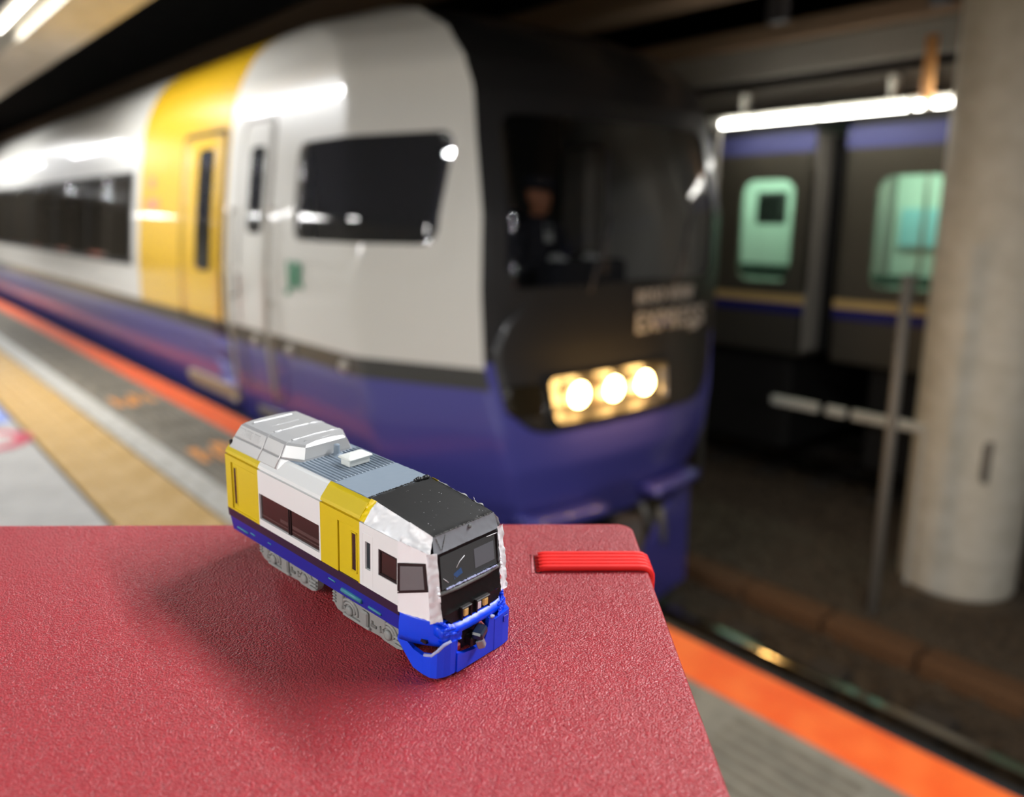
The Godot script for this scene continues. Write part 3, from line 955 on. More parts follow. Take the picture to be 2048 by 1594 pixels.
	# bumper steps, coupler, plough
	for s in [-1, 1]:
		st = mb(true)
		var pts := []
		for i in 9:
			var a: float = lerpf(0.30, 1.02, i / 8.0) * s
			pts.append(front_at(a, -0.2) + Vector3(0, 0.0, 0.05))
		var rings := []
		for pt in pts:
			rings.append(PackedVector3Array([pt + Vector3(0, -0.03, -0.09), pt + Vector3(0, -0.03, 0.09), pt + Vector3(0, -0.02, 0.11), pt + Vector3(0, 0.02, 0.11), pt + Vector3(0, 0.03, 0.09), pt + Vector3(0, 0.03, -0.09)]))
		loft(st, rings, true, true)
		put(st, "bumper_step", M.blue, t)
		st = mb()
		var pl := PackedVector2Array([Vector2(s * 0.03, -0.66), Vector2(s * 0.16, -0.62), Vector2(s * 0.42, -0.34), Vector2(s * 0.60, -0.24), Vector2(s * 0.66, -0.26), Vector2(s * 0.66, -0.98), Vector2(s * 0.03, -1.03)])
		prism(st, pl, -0.03, 0.0, Transform3D(Basis(Vector3.UP, s * 0.12), Vector3(MID - 0.09, 0, -3.10)))
		put(st, "plough", M.blue, t)
	st = mb()
	span(st, MID - 0.75, MID + 0.7, -0.9, -0.28, -4.6, -3.75, 0.05)
	span(st, 2.75, 4.7, -0.8, -0.3, -22, -4.6, 0.05)
	put(st, "underframe", M.under, t)
	st = mb(true)
	tube(st, [Vector3(MID - 0.1, -0.5, -3.8), Vector3(MID - 0.1, -0.5, -3.25)], 0.09, 12)
	lathe(st, [Vector2(0.02, 0.1), Vector2(0.16, 0.08), Vector2(0.17, -0.06), Vector2(0.1, -0.12)], 16, Transform3D(Basis(Vector3.RIGHT, PI / 2), Vector3(MID - 0.1, -0.5, -3.2)))
	box(st, Vector3(MID - 0.1, -0.5, -3.2), Vector3(0.28, 0.3, 0.2), 0.03)
	put(st, "coupler", M.darksteel, t)
	st = mb(true)
	var hose := []
	for i in 9: hose.append(Vector3(MID + 0.16 + 0.12 * sin(i / 8.0 * PI), -0.34 - 0.3 * sin(i / 8.0 * PI), -3.25 + 0.02 * i))
	tube(st, hose, 0.025, 8)
	put(st, "air_hose", M.steel, t)
	driver()

func headlights(t: Node3D) -> void:
	var cx := 3.50
	var yb := 0.47
	var tilt := Basis(Vector3.UP, 0.0)
	var base := face(cx - MID, yb)
	var st := mb(true)
	var fr := func(a: float, b: float) -> Vector3: return face(a, b)
	frame(st, fr, Vector3(0, 0, 1), [cx - MID - 0.49, cx - MID + 0.55, yb - 0.12, yb + 0.13], [cx - MID - 0.44, cx - MID + 0.50, yb - 0.085, yb + 0.10], 0.05, 0.03, 0.03, 0.05)
	put(st, "headlight_bezel", M.black, t)
	st = mb(true)
	plate(st, fr, Vector3(0, 0, 1), cx - MID - 0.45, cx - MID + 0.51, yb - 0.09, yb + 0.105, 0.03, 0.006, 0.01)
	put(st, "headlight_reflector", M.reflector, t)
	for k in 3:
		var p := face(cx - MID - 0.27 + k * 0.30, yb + 0.015)
		st = mb(true)
		lathe(st, [Vector2(0.004, 0.03), Vector2(0.045, 0.024), Vector2(0.07, 0.0)], 20, Transform3D(Basis(Vector3.RIGHT, PI / 2), p + Vector3(0, 0, 0.015)))
		put(st, "headlight", M.head, t)
		var l := OmniLight3D.new()
		l.name = "headlight_beam"
		l.light_color = Color(1.0, 0.78, 0.45)
		l.light_energy = 0.07
		l.light_size = 0.03
		l.omni_range = 12.0
		l.omni_attenuation = 2.0
		l.shadow_enabled = true
		t.add_child(l)
		l.position = p + Vector3(0, 0, 0.11)
	st = mb(true)
	plate(st, fr, Vector3(0, 0, 1), cx - MID - 0.80, cx - MID - 0.52, yb - 0.06, yb + 0.11, 0.06, 0.02, 0.03)
	put(st, "tail_lamp", mat(Color(0.14, 0.12, 0.08), 0.15), t)

func driver() -> void:
	var at := Vector3(3.85, 1.62, -4.28)
	var p := thing("person", "train driver in dark uniform and cap seated behind the windscreen", "person", at)
	var head := [[Vector3(0, 0.03, -0.01), Vector3(0, -0.03, 0.012), 0.088, 0.07], [Vector3(0, -0.085, 0.04), Vector3(0, -0.07, 0.02), 0.035, 0.055], [Vector3(0, -0.08, -0.02), Vector3(0, -0.2, -0.03), 0.05, 0.058], [Vector3(0, 0.0, 0.085), Vector3(0, -0.03, 0.105), 0.009, 0.014], [Vector3(0.085, 0.0, -0.01), Vector3(0.085, -0.03, -0.01), 0.018, 0.012], [Vector3(-0.085, 0.0, -0.01), Vector3(-0.085, -0.03, -0.01), 0.018, 0.012]]
	var trunk := [[Vector3(0, -0.24, -0.03), Vector3(0, -0.6, -0.05), 0.12, 0.14], [Vector3(-0.17, -0.25, -0.03), Vector3(0.17, -0.25, -0.03), 0.07, 0.07]]
	for s in [-1, 1]:
		trunk.append([Vector3(s * 0.19, -0.26, -0.03), Vector3(s * 0.24, -0.50, 0.05), 0.058, 0.047])
		trunk.append([Vector3(s * 0.24, -0.50, 0.05), Vector3(s * 0.17, -0.42, 0.28), 0.046, 0.034])
	var st := mb(true)
	net(st, head, 0.03, 0.009)
	net(st, [[Vector3(0, -0.16, -0.03), Vector3(0, -0.5, -0.05), 0.055, 0.1]], 0.03, 0.012)
	put(st, "body", M.skin, p)
	st = mb(true)
	net(st, trunk, 0.05, 0.014, 0.006)
	put(st, "jacket", M.uniform, p)
	for s in [-1, 1]:
		var w := Vector3(s * 0.17, -0.42, 0.28)
		var hand := [[w, w + Vector3(-s * 0.02, 0.005, 0.07), 0.03, 0.036]]
		for f in 4:
			var k := w + Vector3(-s * 0.02 + (f - 1.5) * 0.019, 0.012, 0.09)
			var e := k + Vector3(0, -0.004, 0.032 - 0.004 * absf(f - 1.5))
			hand.append([k, e, 0.0095, 0.009])
			hand.append([e, e + Vector3(0, -0.026, 0.01), 0.009, 0.0085])
		hand.append([w + Vector3(-s * 0.045, 0, 0.04), w + Vector3(-s * 0.06, -0.01, 0.08), 0.012, 0.009])
		st = mb(true)
		net(st, hand, 0.008, 0.004)
		put(st, "glove", M.glove, p)
	st = mb(true)
	lathe(st, [Vector2(0.092, 0.045), Vector2(0.095, 0.075), Vector2(0.125, 0.115), Vector2(0.11, 0.13), Vector2(0.02, 0.14)], 24, Transform3D(Basis(Vector3.RIGHT, 0.08), Vector3(0, 0, -0.01)))
	box(st, Vector3(0, 0.045, 0.105), Vector3(0.15, 0.008, 0.07), 0.003, Basis(Vector3.RIGHT, 0.3))
	put(st, "cap", M.uniform, p)
	st = mb()
	box(st, Vector3(0, -0.25, 0.09), Vector3(0.07, 0.12, 0.01), 0.003, Basis(Vector3.RIGHT, -0.15))
	put(st, "shirt_front", M.glove, p)
	st = mb()
	for s in [-1, 1]: box(st, Vector3(s * 0.032, 0.008, 0.083), Vector3(0.02, 0.008, 0.008), 0.003)
	box(st, Vector3(0, -0.062, 0.088), Vector3(0.04, 0.006, 0.008), 0.002)
	put(st, "eyes_and_mouth", M.uniform, p)

# ---------------------------------------------------------------- the notebook
const TX := Vector3(0.14818, -0.07711, 0.98595)
const TY := Vector3(-0.00701, 0.99685, 0.07902)
const TZ := Vector3(-0.98893, -0.01862, 0.14718)
const TO := Vector3(0.06901, -0.07052, -0.12679)

func toy_frame() -> Transform3D:
	return Transform3D(Basis(TX, TY, TZ).orthonormalized(), EYE + TO)

func notebook() -> void:
	var f := toy_frame()
	var n := (f.basis * Vector3(0.00998, 0.99844, 0.05491)).normalized()
	var e2 := (f.basis * Vector3(0.69070, -0.04660, 0.72164)).normalized()
	var e1 := n.cross(e2).normalized()
	var t := thing("notebook", "dark red grained hardcover notebook with a bright red elastic strap", "notebook")
	t.transform = Transform3D(Basis(e1, n, e2) * Basis.from_scale(Vector3.ONE * MM), f * (Vector3(22.62, 3.12, -58.16) * MM))
	var lid := func(top: float, low: float) -> SurfaceTool:
		var st := mb(true)
		var rings := []
		for r in [[0.9, low], [0.3, low + 0.12], [0.0, low + 0.6], [0.0, top - 0.7], [0.12, top - 0.3], [0.42, top - 0.06], [0.85, top], [1.6, top], [2.0, top]]:
			var ring := PackedVector3Array()
			for p in rrect(r[0] - 148.0, -r[0], r[0], 105.0 - r[0], 3.2, 8, 12): ring.append(Vector3(p.x, r[1], p.y))
			rings.append(ring)
		loft(st, rings, true, true)
		return st
	put(lid.call(0.0, -2.4), "front_cover", M.cover, t)
	put(lid.call(-13.0, -15.4), "back_cover", M.cover, t)
	var st := mb()
	span(st, -146.0, -2.0, -13.0, -2.4, 2.0, 103.0, 0.3)
	put(st, "page_block", M.page, t)
	st = mb(true)
	span(st, -147.6, -145.5, -14.0, -1.2, 1.0, 104.0, 0.8)
	put(st, "spine", M.cover, t)
	var band := Node3D.new()
	band.name = "elastic_strap"
	t.add_child(band)
	tag(band, "bright red ribbed elastic strap over the notebook edge")
	for i in 5:
		st = mb(true)
		var v := 14.75 + i * 1.28
		var pts := [Vector3(-22.3, -1.2, v), Vector3(-22.25, 0.05, v), Vector3(-21.9, 0.48, v), Vector3(-21.2, 0.66, v), Vector3(-20.0, 0.7, v), Vector3(-10.0, 0.68, v), Vector3(-2.0, 0.66, v), Vector3(-0.6, 0.55, v + 0.08), Vector3(0.25, 0.1, v + 0.2), Vector3(0.62, -0.7, v + 0.35), Vector3(0.68, -2.0, v + 0.5), Vector3(0.6, -14.5, v + 1.4), Vector3(0.3, -15.8, v + 1.4), Vector3(-1.0, -16.1, v + 1.4), Vector3(-30.0, -16.1, v + 1.4)]
		tube(st, pts, 0.66, 10)
		put(st, "cord", M.elastic, band)
	st = mb()
	span(st, -23.1, -21.7, -0.6, 0.03, 13.9, 20.8, 0.02)
	put(st, "slot", M.hole, t)
	st = mb(true)
	span(st, -23.75, -23.05, -0.5, 0.10, 13.6, 20.9, 0.08)
	put(st, "slot_lip", M.cover, t)

# ---------------------------------------------------------------- the model train (built in millimetres: x to the nose, y up, z to the side in view)
func lumpy(st: SurfaceTool, a: Vector3, b: Vector3, c: Vector3, d: Vector3, nu: int, nv: int, amp: float, edge: float, seed_: int, freq := 0.9) -> void:
	# a hand painted patch: a..d in turn, with bumps along the normal and a thick rim
	var n := FastNoiseLite.new()
	n.seed = seed_
	n.frequency = freq
	n.fractal_octaves = 2
	var up := (b - a).cross(d - a).normalized()
	var at := func(i: int, j: int) -> Vector3:
		var u := float(i) / nu
		var v := float(j) / nv
		var p := a.lerp(b, u).lerp(d.lerp(c, u), v)
		var rim := minf(minf(u, 1.0 - u) * a.distance_to(b), minf(v, 1.0 - v) * a.distance_to(d))
		return p + up * (n.get_noise_3dv(p) * (amp + edge * exp(-rim * 2.2)) + edge * 0.5 * exp(-rim * 3.0))
	for i in nu:
		for j in nv:
			quad(st, at.call(i, j), at.call(i + 1, j), at.call(i + 1, j + 1), at.call(i, j + 1))

func blob_line(st: SurfaceTool, pts: Array, r: float, step: float, seed_: int) -> void:
	# a string of small clotted paint beads
	var rng := RandomNumberGenerator.new()
	rng.seed = seed_
	for i in pts.size() - 1:
		var n := maxi(1, int(pts[i].distance_to(pts[i + 1]) / step))
		for k in n:
			var p: Vector3 = pts[i].lerp(pts[i + 1], (k + rng.randf()) / n)
			var q := r * rng.randf_range(0.5, 1.2)
			var rings := []
			var tilt := Basis.from_euler(Vector3(rng.randf() * 6, rng.randf() * 6, rng.randf() * 6))
			for e in [-0.95, -0.6, 0.0, 0.6, 0.95]:
				var ring := PackedVector3Array()
				for m in 7: ring.append(p + tilt * Vector3(cos(TAU * m / 7) * sqrt(1 - e * e), e, sin(TAU * m / 7) * sqrt(1 - e * e) * 0.8) * q)
				rings.append(ring)
			loft(st, rings, true, true)

# a flat wall at z = s * zf with rectangular holes
func holed(st: SurfaceTool, s: int, x0: float, x1: float, y0: float, y1: float, holes: Array, zf := 9.5, thick := 0.8) -> void:
	var xs := [x0, x1]
	var yy := [y0, y1]
	for h in holes:
		xs.append(h[0]); xs.append(h[1]); yy.append(h[2]); yy.append(h[3])
	xs.sort(); yy.sort()
	for i in xs.size() - 1:
		for j in yy.size() - 1:
			if xs[i + 1] - xs[i] < 1e-4 or yy[j + 1] - yy[j] < 1e-4: continue
			var xc: float = (xs[i] + xs[i + 1]) / 2
			var yc: float = (yy[j] + yy[j + 1]) / 2
			var open := false
			for h in holes:
				if xc > h[0] and xc < h[1] and yc > h[2] and yc < h[3]: open = true
			if not open: span(st, xs[i], xs[i + 1], yy[j], yy[j + 1], s * (zf - thick), s * zf)

func pane(st: SurfaceTool, s: int, x0: float, x1: float, y0: float, y1: float, zf: float) -> void:
	span(st, x0, x1, y0, y1, s * (zf - 0.3), s * zf, 0.05)

func model_train() -> void:
	var t := thing("model_train", "short hand painted model train with black nose standing on the red notebook", "model train")
	var fr := toy_frame()
	t.transform = Transform3D(fr.basis * Basis.from_scale(Vector3.ONE * MM), fr.origin)
	var st: SurfaceTool
	# side walls, both sides alike
	for s in [-1, 1]:
		# lower blue flank and purple band
		st = mb()
		var low := func(x: float) -> PackedVector3Array: return PackedVector3Array([Vector3(x, 5.1, s * 8.3), Vector3(x, 5.0, s * 8.75), Vector3(x, 8.25, s * 9.36), Vector3(x, 8.25, s * 8.6)])
		loft(st, [low.call(-31.0), low.call(-29.5), low.call(21.6)], true, true)
		put(st, "blue_skirt", M.tblue, t)
		st = mb()
		var pur := func(x: float) -> PackedVector3Array: return PackedVector3Array([Vector3(x, 8.2, s * 8.6), Vector3(x, 8.2, s * 9.37), Vector3(x, 10.05, s * 9.52), Vector3(x, 10.05, s * 8.6)])
		loft(st, [pur.call(-31.5), pur.call(21.4)], true, true)
		put(st, "purple_band", M.tpurple, t)
		# teal strokes on the blue
		st = mb(true)
		for d in [[5.8, 11.3, 6.4, 0.48], [13.1, 16.4, 6.05, 0.26], [-29.0, -25.0, 6.2, 0.2], [-24.0, -22.4, 6.6, 0.14], [-17.6, -16.6, 6.9, 0.12], [2.0, 4.0, 7.2, 0.14]]:
			var zz: float = s * (8.75 + (d[2] - 5.0) * 0.188)
			tube(st, [Vector3(d[0], d[2], zz), Vector3(d[1], d[2] - 0.1, zz)], d[3], 8)
		put(st, "paint_stroke", M.tteal, t)
		# rear yellow wall with its door
		st = mb()
		holed(st, s, -31.5, -19.7, 10.0, 21.6, [[-29.5, -20.6, 10.4, 20.4]])
		span(st, -29.3, -20.6, 10.0, 20.2, s * 8.6, s * 9.28, 0.05)
		var w := put(st, "yellow_wall", M.tyellow, t)
		st = mb()
		pane(st, s, -28.75, -28.0, 11.6, 19.3, 9.33)
		put(st, "door_window", M.tsmoke, w)
		st = mb()
		frame_bars(st, s, -29.0, -27.75, 11.3, 19.6, 0.22, 9.36)
		put(st, "window_rim", M.tyellow, w)
		# white wall over and under the passenger windows
		st = mb()
		holed(st, s, -19.7, 0.3, 10.0, 21.6, [[-19.45, -0.1, 11.45, 16.85]])
		put(st, "white_wall", M.twhite, t)
		for k in [[-19.45, -10.1], [-9.3, -0.1]]:
			st = mb()
			pane(st, s, k[0], k[1], 11.45, 16.85, 9.12)
			var pn := put(st, "passenger_window", M.tsmoke, t)
			st = mb()
			span(st, k[0] + 0.3, k[1] - 0.3, 12.2, 12.45, s * 9.1, s * 9.16)
			span(st, k[0] + (6.5 if k[0] < -15 else 0.3), k[1] - 0.3, 12.9, 13.6, s * 9.1, s * 9.16, 0.02)
			put(st, "seat_rail", mat(Color(0.33, 0.25, 0.24), 0.3), pn)
		st = mb()
		span(st, -10.1, -9.85, 11.45, 16.85, s * 8.8, s * 9.3)
		span(st, -9.55, -9.3, 11.45, 16.85, s * 8.8, s * 9.3)
		span(st, -9.86, -9.54, 11.45, 16.85, s * 8.8, s * 9.1)
		put(st, "window_pillar", M.tframe, t)
		# front yellow wall with its door
		st = mb()
		holed(st, s, 0.3, 11.4, 10.0, 21.6, [[5.3, 11.0, 10.0, 19.9]])
		span(st, 5.48, 11.0, 10.0, 19.7, s * 8.6, s * 9.28, 0.05)
		w = put(st, "yellow_wall", M.tyellow, t)
		st = mb()
		pane(st, s, 9.15, 10.15, 11.8, 18.7, 9.33)
		put(st, "door_window", M.tsmoke, w)
		st = mb()
		frame_bars(st, s, 8.8, 10.5, 11.4, 19.1, 0.3, 9.42)
		put(st, "window_rim", M.tyellow, w)
		# cab side wall
		st = mb()
		holed(st, s, 11.4, 21.4, 10.0, 21.6, [[12.9, 14.25, 13.5, 18.6], [16.3, 21.0, 13.7, 18.5]])
		frame_bars(st, s, 12.2, 14.9, 10.4, 20.0, 0.07, 9.54)
		w = put(st, "cab_wall", M.twhite, t)
		st = mb()
		pane(st, s, 12.9, 14.25, 13.5, 18.6, 9.15)
		put(st, "crew_door_window", mat(Color(0.14, 0.2, 0.22), 0.2), w)
		st = mb()
		frame_bars(st, s, 16.3, 21.0, 13.7, 18.5, 0.42, 9.4)
		put(st, "window_rim", M.tframe, w)
		st = mb()
		pane(st, s, 16.5, 20.8, 13.9, 18.3, 9.2)
		put(st, "cab_window", M.tsmoke, w)
		# gutter and the sloping roof edge
		for seg in [[-31.5, -19.7, M.tyellow], [-19.7, 0.3, M.twhite], [0.3, 11.35, M.tyellow]]:
			st = mb()
			var up := func(x: float) -> PackedVector3Array: return PackedVector3Array([Vector3(x, 21.5, s * 8.95), Vector3(x, 21.85, s * 8.9), Vector3(x, 21.95, s * 9.4), Vector3(x, 22.5, s * 9.2), Vector3(x, 24.4, s * 7.55), Vector3(x, 24.85, s * 7.0), Vector3(x, 22.0, s * 6.5)])
			loft(st, [up.call(seg[0]), up.call(seg[1])], true, true)
			put(st, "roof_edge", seg[2], t)
		st = mb(true)
		lumpy(st, Vector3(11.35, 21.9, s * 9.5), Vector3(12.9, 21.9, s * 9.5), Vector3(12.9, 25.0, s * 6.9), Vector3(11.35, 25.0, s * 6.9), 6, 12, 0.12 * s, 0.1 * s, 3, 1.2)
		put(st, "bright_yellow_paint", M.tbright, t)
		st = mb(true)
		lumpy(st, Vector3(12.8, 21.75, s * 9.55), Vector3(21.6, 21.7, s * 9.5), Vector3(21.6, 23.95, s * 6.95), Vector3(12.8, 24.95, s * 6.95), 44, 16, 0.16 * s, 0.2 * s, 8, 0.45)
		lumpy(st, Vector3(21.4, 21.7, s * 9.5), Vector3(27.2, 20.9, s * 8.1), Vector3(26.5, 23.35, s * 6.9), Vector3(21.4, 24.0, s * 6.95), 32, 16, 0.22 * s, 0.32 * s, 9, 0.45)
		put(st, "white_roof_edge", M.tpaint, t)
		# slanting panel between side and nose
		st = mb(true)
		lumpy(st, Vector3(21.3, 9.0, s * 9.5), Vector3(28.0, 9.4, s * 7.9), Vector3(27.0, 21.0, s * 8.1), Vector3(21.3, 21.8, s * 9.5), 20, 24, 0.06 * s, 0.12 * s, 12)
		put(st, "corner_panel", M.tpaint, t)
		st = mb()
		var cw := [Vector3(21.5, 12.7, s * 9.5), Vector3(26.75, 14.6, s * 8.3), Vector3(26.2, 18.95, s * 8.27), Vector3(21.5, 17.7, s * 9.52)]
		var mid: Vector3 = (cw[0] + cw[1] + cw[2] + cw[3]) / 4.0
		var nn := Vector3(0.22, 0.02, s).normalized()
		var rim := PackedVector3Array(); var rimb := PackedVector3Array(); var inn := PackedVector3Array()
		for q in cw:
			var v: Vector3 = mid + (q - mid) * 1.1
			rim.append(v + nn * 0.08); rimb.append(v - nn * 0.5); inn.append(mid + (v - mid) * 0.8 + nn * 0.1)
		loft(st, [rimb, rim], true, true)
		var cf := put(st, "corner_window_frame", M.tframe, t)
		st = mb()
		for k in 4:
			tri(st, mid + nn * 0.16, inn[k] + nn * 0.06, inn[(k + 1) % 4] + nn * 0.06)
			quad(st, inn[k] + nn * 0.06, inn[(k + 1) % 4] + nn * 0.06, inn[(k + 1) % 4] - nn * 0.2, inn[k] - nn * 0.2)
		put(st, "corner_window", M.tcorner, cf)
		# lumpy white post beside the wind screen
		st = mb(true)
		lumpy(st, Vector3(28.1 if s > 0 else 28.8, 9.4, s * 8.75), Vector3(29.1, 9.4, s * 6.9), Vector3(27.5, 21.0, s * 7.0), Vector3(26.9 if s > 0 else 27.2, 21.1, s * 8.6), 8, 44, 0.12 * s, 0.25 * s, 21, 0.7)
		blob_line(st, [Vector3(28.2, 15.8, s * 7.35), Vector3(28.6, 13.6, s * 7.3)], 0.3, 0.5, 4)
		put(st, "white_post", M.tpaint, t)
		# blue fender below
		st = mb(true)
		var fen := []
		for i in 15:
			var u := i / 14.0
			var ring := PackedVector3Array()
			var x := lerpf(21.3, 29.3, u)
			var z := lerpf(9.45, 6.6, pow(u, 1.6))
			for y in [lerpf(4.2, 4.6, u), lerpf(3.6, 4.3, u) + 0.3, 5.4, 7.0, 8.6, 9.3, 9.2]:
				ring.append(Vector3(x + (0.25 if y > 4.5 and y < 9.0 else 0.0), y, s * (z - (0.9 if ring.size() == 0 or ring.size() == 6 else 0.0) + (0.12 if y > 5 and y < 8 else -0.1))))
			fen.append(ring)
		loft(st, fen, false, false)
		put(st, "blue_fender", M.tvivid, t)
		st = mb(true)
		blob_line(st, [Vector3(28.2, 9.3, s * 7.9), Vector3(29.2, 9.4, s * 7.2), Vector3(29.8, 8.3, s * 6.2)], 0.32, 0.2, 31)
		blob_line(st, [Vector3(29.8, 8.3, s * 7.0), Vector3(30.3, 8.0, s * 5.0)], 0.3, 0.16, 33)
		blob_line(st, [Vector3(29.9, 7.4, s * 7.0), Vector3(30.5, 7.3, s * 5.2)], 0.34, 0.16, 34)
		lumpy(st, Vector3(29.6, 5.7, s * 7.6), Vector3(31.0, 6.2, s * 4.4), Vector3(30.9, 7.6, s * 4.2), Vector3(29.7, 7.8, s * 7.4), 14, 8, 0.25 * s, 0.2 * s, 35, 0.9)
		lumpy(st, Vector3(29.6, 5.7, s * 7.6), Vector3(31.0, 6.2, s * 4.4), Vector3(29.6, 6.2, s * 4.4), Vector3(28.6, 5.9, s * 7.4), 10, 6, 0.15 * s, 0.1 * s, 36, 0.9)
		put(st, "clotted_blue_paint", M.tvivid, t)
	# rear end wall, floor
	st = mb()
	span(st, -31.3, -30.6, 5.1, 24.4, -8.6, 8.6, 0.2)
	span(st, -30.8, 27.0, 5.0, 5.6, -8.5, 8.5)
	span(st, 21.0, 26.0, 5.2, 20.5, -7.2, 7.2)
	span(st, 25.5, 28.0, 5.2, 14.5, -6.8, 6.8)
	put(st, "inner_body", M.tframe, t)
	# ribbed roof
	var roof := mb()
	span(roof, -31.2, 10.8, 24.2, 24.9, -7.0, 7.0)
	var rf := put(roof, "roof", M.troof, t)
	var rm := mb()
	box(rm, Vector3.ZERO, Vector3(11.3, 0.3, 0.42), 0.12)
	rm.generate_normals()
	var rmesh := rm.commit()
	for i in 17:
		hang("roof_rib", rmesh, M.troof, rf).position = Vector3(-4.3, 24.97, -6.6 + i * 0.825)
	st = mb(true)
	lumpy(st, Vector3(1.5, 24.95, 7.0), Vector3(10.9, 24.95, 7.0), Vector3(10.9, 24.95, -7.0), Vector3(1.5, 24.95, -7.0), 24, 30, 0.04, 0.06, 40, 0.6)
	put(st, "plain_roof", M.troof, rf)
	air_conditioner(t)
	# whistle post and antenna box
	st = mb(true)
	lathe(st, [Vector2(1.5, 0), Vector2(1.1, 0.12), Vector2(0.72, 0.35), Vector2(0.62, 0.6), Vector2(0.56, 2.1), Vector2(0.5, 2.2), Vector2(0.05, 2.2)], 16, Transform3D(Basis.IDENTITY, Vector3(-9.0, 24.95, -1.2)))
	put(st, "roof_post", M.troof, t)
	st = mb()
	span(st, -4.6, -1.9, 25.1, 26.3, -3.5, 1.2, 0.1)
	var ab := put(st, "antenna_box", M.tivory, t)
	st = mb(true)
	var lidr := []
	for r in [[0.0, 26.25], [0.42, 26.4], [0.42, 26.62], [0.1, 26.8], [-0.2, 26.95], [-0.7, 27.2], [-1.2, 27.28]]:
		var ring := PackedVector3Array()
		for p in rrect(-4.6 - r[0], -1.9 + r[0], -3.5 - r[0], 1.2 + r[0], 0.35, 4): ring.append(Vector3(p.x, r[1], p.y))
		lidr.append(ring)
	loft(st, lidr, true, true)
	put(st, "lid", M.tivory, ab)
	# black roof over the cab, sloping to the brow
	st = mb(true)
	lumpy(st, Vector3(10.6, 24.98, 7.05), Vector3(26.5, 23.35, 7.0), Vector3(26.5, 23.35, -7.0), Vector3(10.6, 24.98, -7.05), 46, 40, 0.006, 0.1, 44, 0.6)
	blob_line(st, [Vector3(10.7, 25.0, 6.4), Vector3(10.6, 25.0, -3.6)], 0.16, 0.25, 46)
	blob_line(st, [Vector3(10.6, 25.1, -3.6), Vector3(10.8, 25.1, -6.2)], 0.5, 0.22, 45)
	put(st, "black_roof", M.tblack, t)
	var dust := mb(true)
	var rng := RandomNumberGenerator.new()
	rng.seed = 9
	for i in 26:
		var u := rng.randf()
		var p := Vector3(lerpf(12, 26.2, u), lerpf(24.98, 23.35, (lerpf(12, 26.2, u) - 10.6) / 15.9) + 0.05, rng.randf_range(-6.5, 6.2))
		lathe(dust, [Vector2(0.01, 0.06), Vector2(0.06, 0.03), Vector2(0.07, 0.0)], 6, Transform3D(Basis.from_scale(Vector3.ONE * rng.randf_range(0.35, 1.0)), p))
	tag(put(dust, "dust", M.tpaint, t), "", "", "", "stuff")
	# brow
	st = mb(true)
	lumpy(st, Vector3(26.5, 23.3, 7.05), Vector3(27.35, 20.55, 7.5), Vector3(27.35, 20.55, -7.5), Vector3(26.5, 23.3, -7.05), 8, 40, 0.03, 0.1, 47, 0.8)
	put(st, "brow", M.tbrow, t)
	st = mb(true)
	blob_line(st, [Vector3(26.55, 23.4, 6.4), Vector3(26.55, 23.4, -6.6)], 0.13, 0.3, 48)
	lathe(st, [Vector2(0.1, 0.25), Vector2(0.3, 0.2), Vector2(0.38, 0)], 12, Transform3D(Basis(Vector3.BACK, -1.2), Vector3(26.8, 22.8, -1.0)))
	blob_line(st, [Vector3(26.6, 23.1, 4.3), Vector3(27.3, 21.0, 5.6)], 0.09, 0.12, 49)
	blob_line(st, [Vector3(26.7, 23.0, 6.4), Vector3(27.3, 21.0, 5.8)], 0.09, 0.12, 50)
	put(st, "paint_ridge", M.tgreydark, t)
	# wind screen
	st = mb()
	var ws := func(y: float, z: float, o: float) -> Vector3: return Vector3(27.35 + (20.55 - y) * 0.155 + o, y, z)
	quad(st, ws.call(20.6, 7.3, -0.05), ws.call(20.6, -6.9, -0.05), ws.call(14.2, -6.8, -0.05), ws.call(14.2, 7.2, -0.05))
	put(st, "windscreen_frame", M.tframe, t)
	st = mb()
	quad(st, ws.call(20.1, 6.3, 0.1), ws.call(20.1, -6.3, 0.1), ws.call(14.6, -6.4, 0.1), ws.call(14.6, 6.4, 0.1))
	quad(st, ws.call(20.1, 6.3, 0.1), ws.call(14.6, 6.4, 0.1), ws.call(14.6, 6.4, -0.1), ws.call(20.1, 6.3, -0.1))
	quad(st, ws.call(20.1, -6.3, 0.1), ws.call(14.6, -6.4, 0.1), ws.call(14.6, -6.4, -0.1), ws.call(20.1, -6.3, -0.1))
	var wsn := put(st, "windscreen", M.tglass, t)
	st = mb()
	quad(st, ws.call(18.9, -1.2, 0.14), ws.call(18.9, -5.9, 0.14), ws.call(15.6, -5.9, 0.14), ws.call(15.6, -1.2, 0.14))
	put(st, "grey_patch", mat(Color(0.42, 0.43, 0.45), 0.25), wsn)  # flat grey patch laid on the glass
	st = mb(true)
	tube(st, [ws.call(17.2, 3.0, 0.16), ws.call(18.0, 2.2, 0.16), ws.call(18.6, 1.0, 0.16)], 0.06, 6)
	tube(st, [ws.call(20.0, -4.4, 0.14), ws.call(19.9, -7.0, 0.14)], 0.06, 6)
	tube(st, [ws.call(16.4, 6.0, 0.14), ws.call(15.4, 5.0, 0.14)], 0.05, 6)
	put(st, "scratch", M.tpaint, wsn)
	st = mb(true)
	lumpy(st, ws.call(16.4, 3.7, 0.13), ws.call(16.9, 2.0, 0.13), ws.call(15.9, 1.7, 0.13), ws.call(15.4, 3.6, 0.13), 6, 4, 0.05, 0.02, 52, 1.5)
	put(st, "blue_reflection", mat(Color(0.22, 0.36, 0.55), 0.4), wsn)  # reflection of the blue paint, put in as a coloured patch
	# sill under the wind screen, with clotted paint
	st = mb(true)
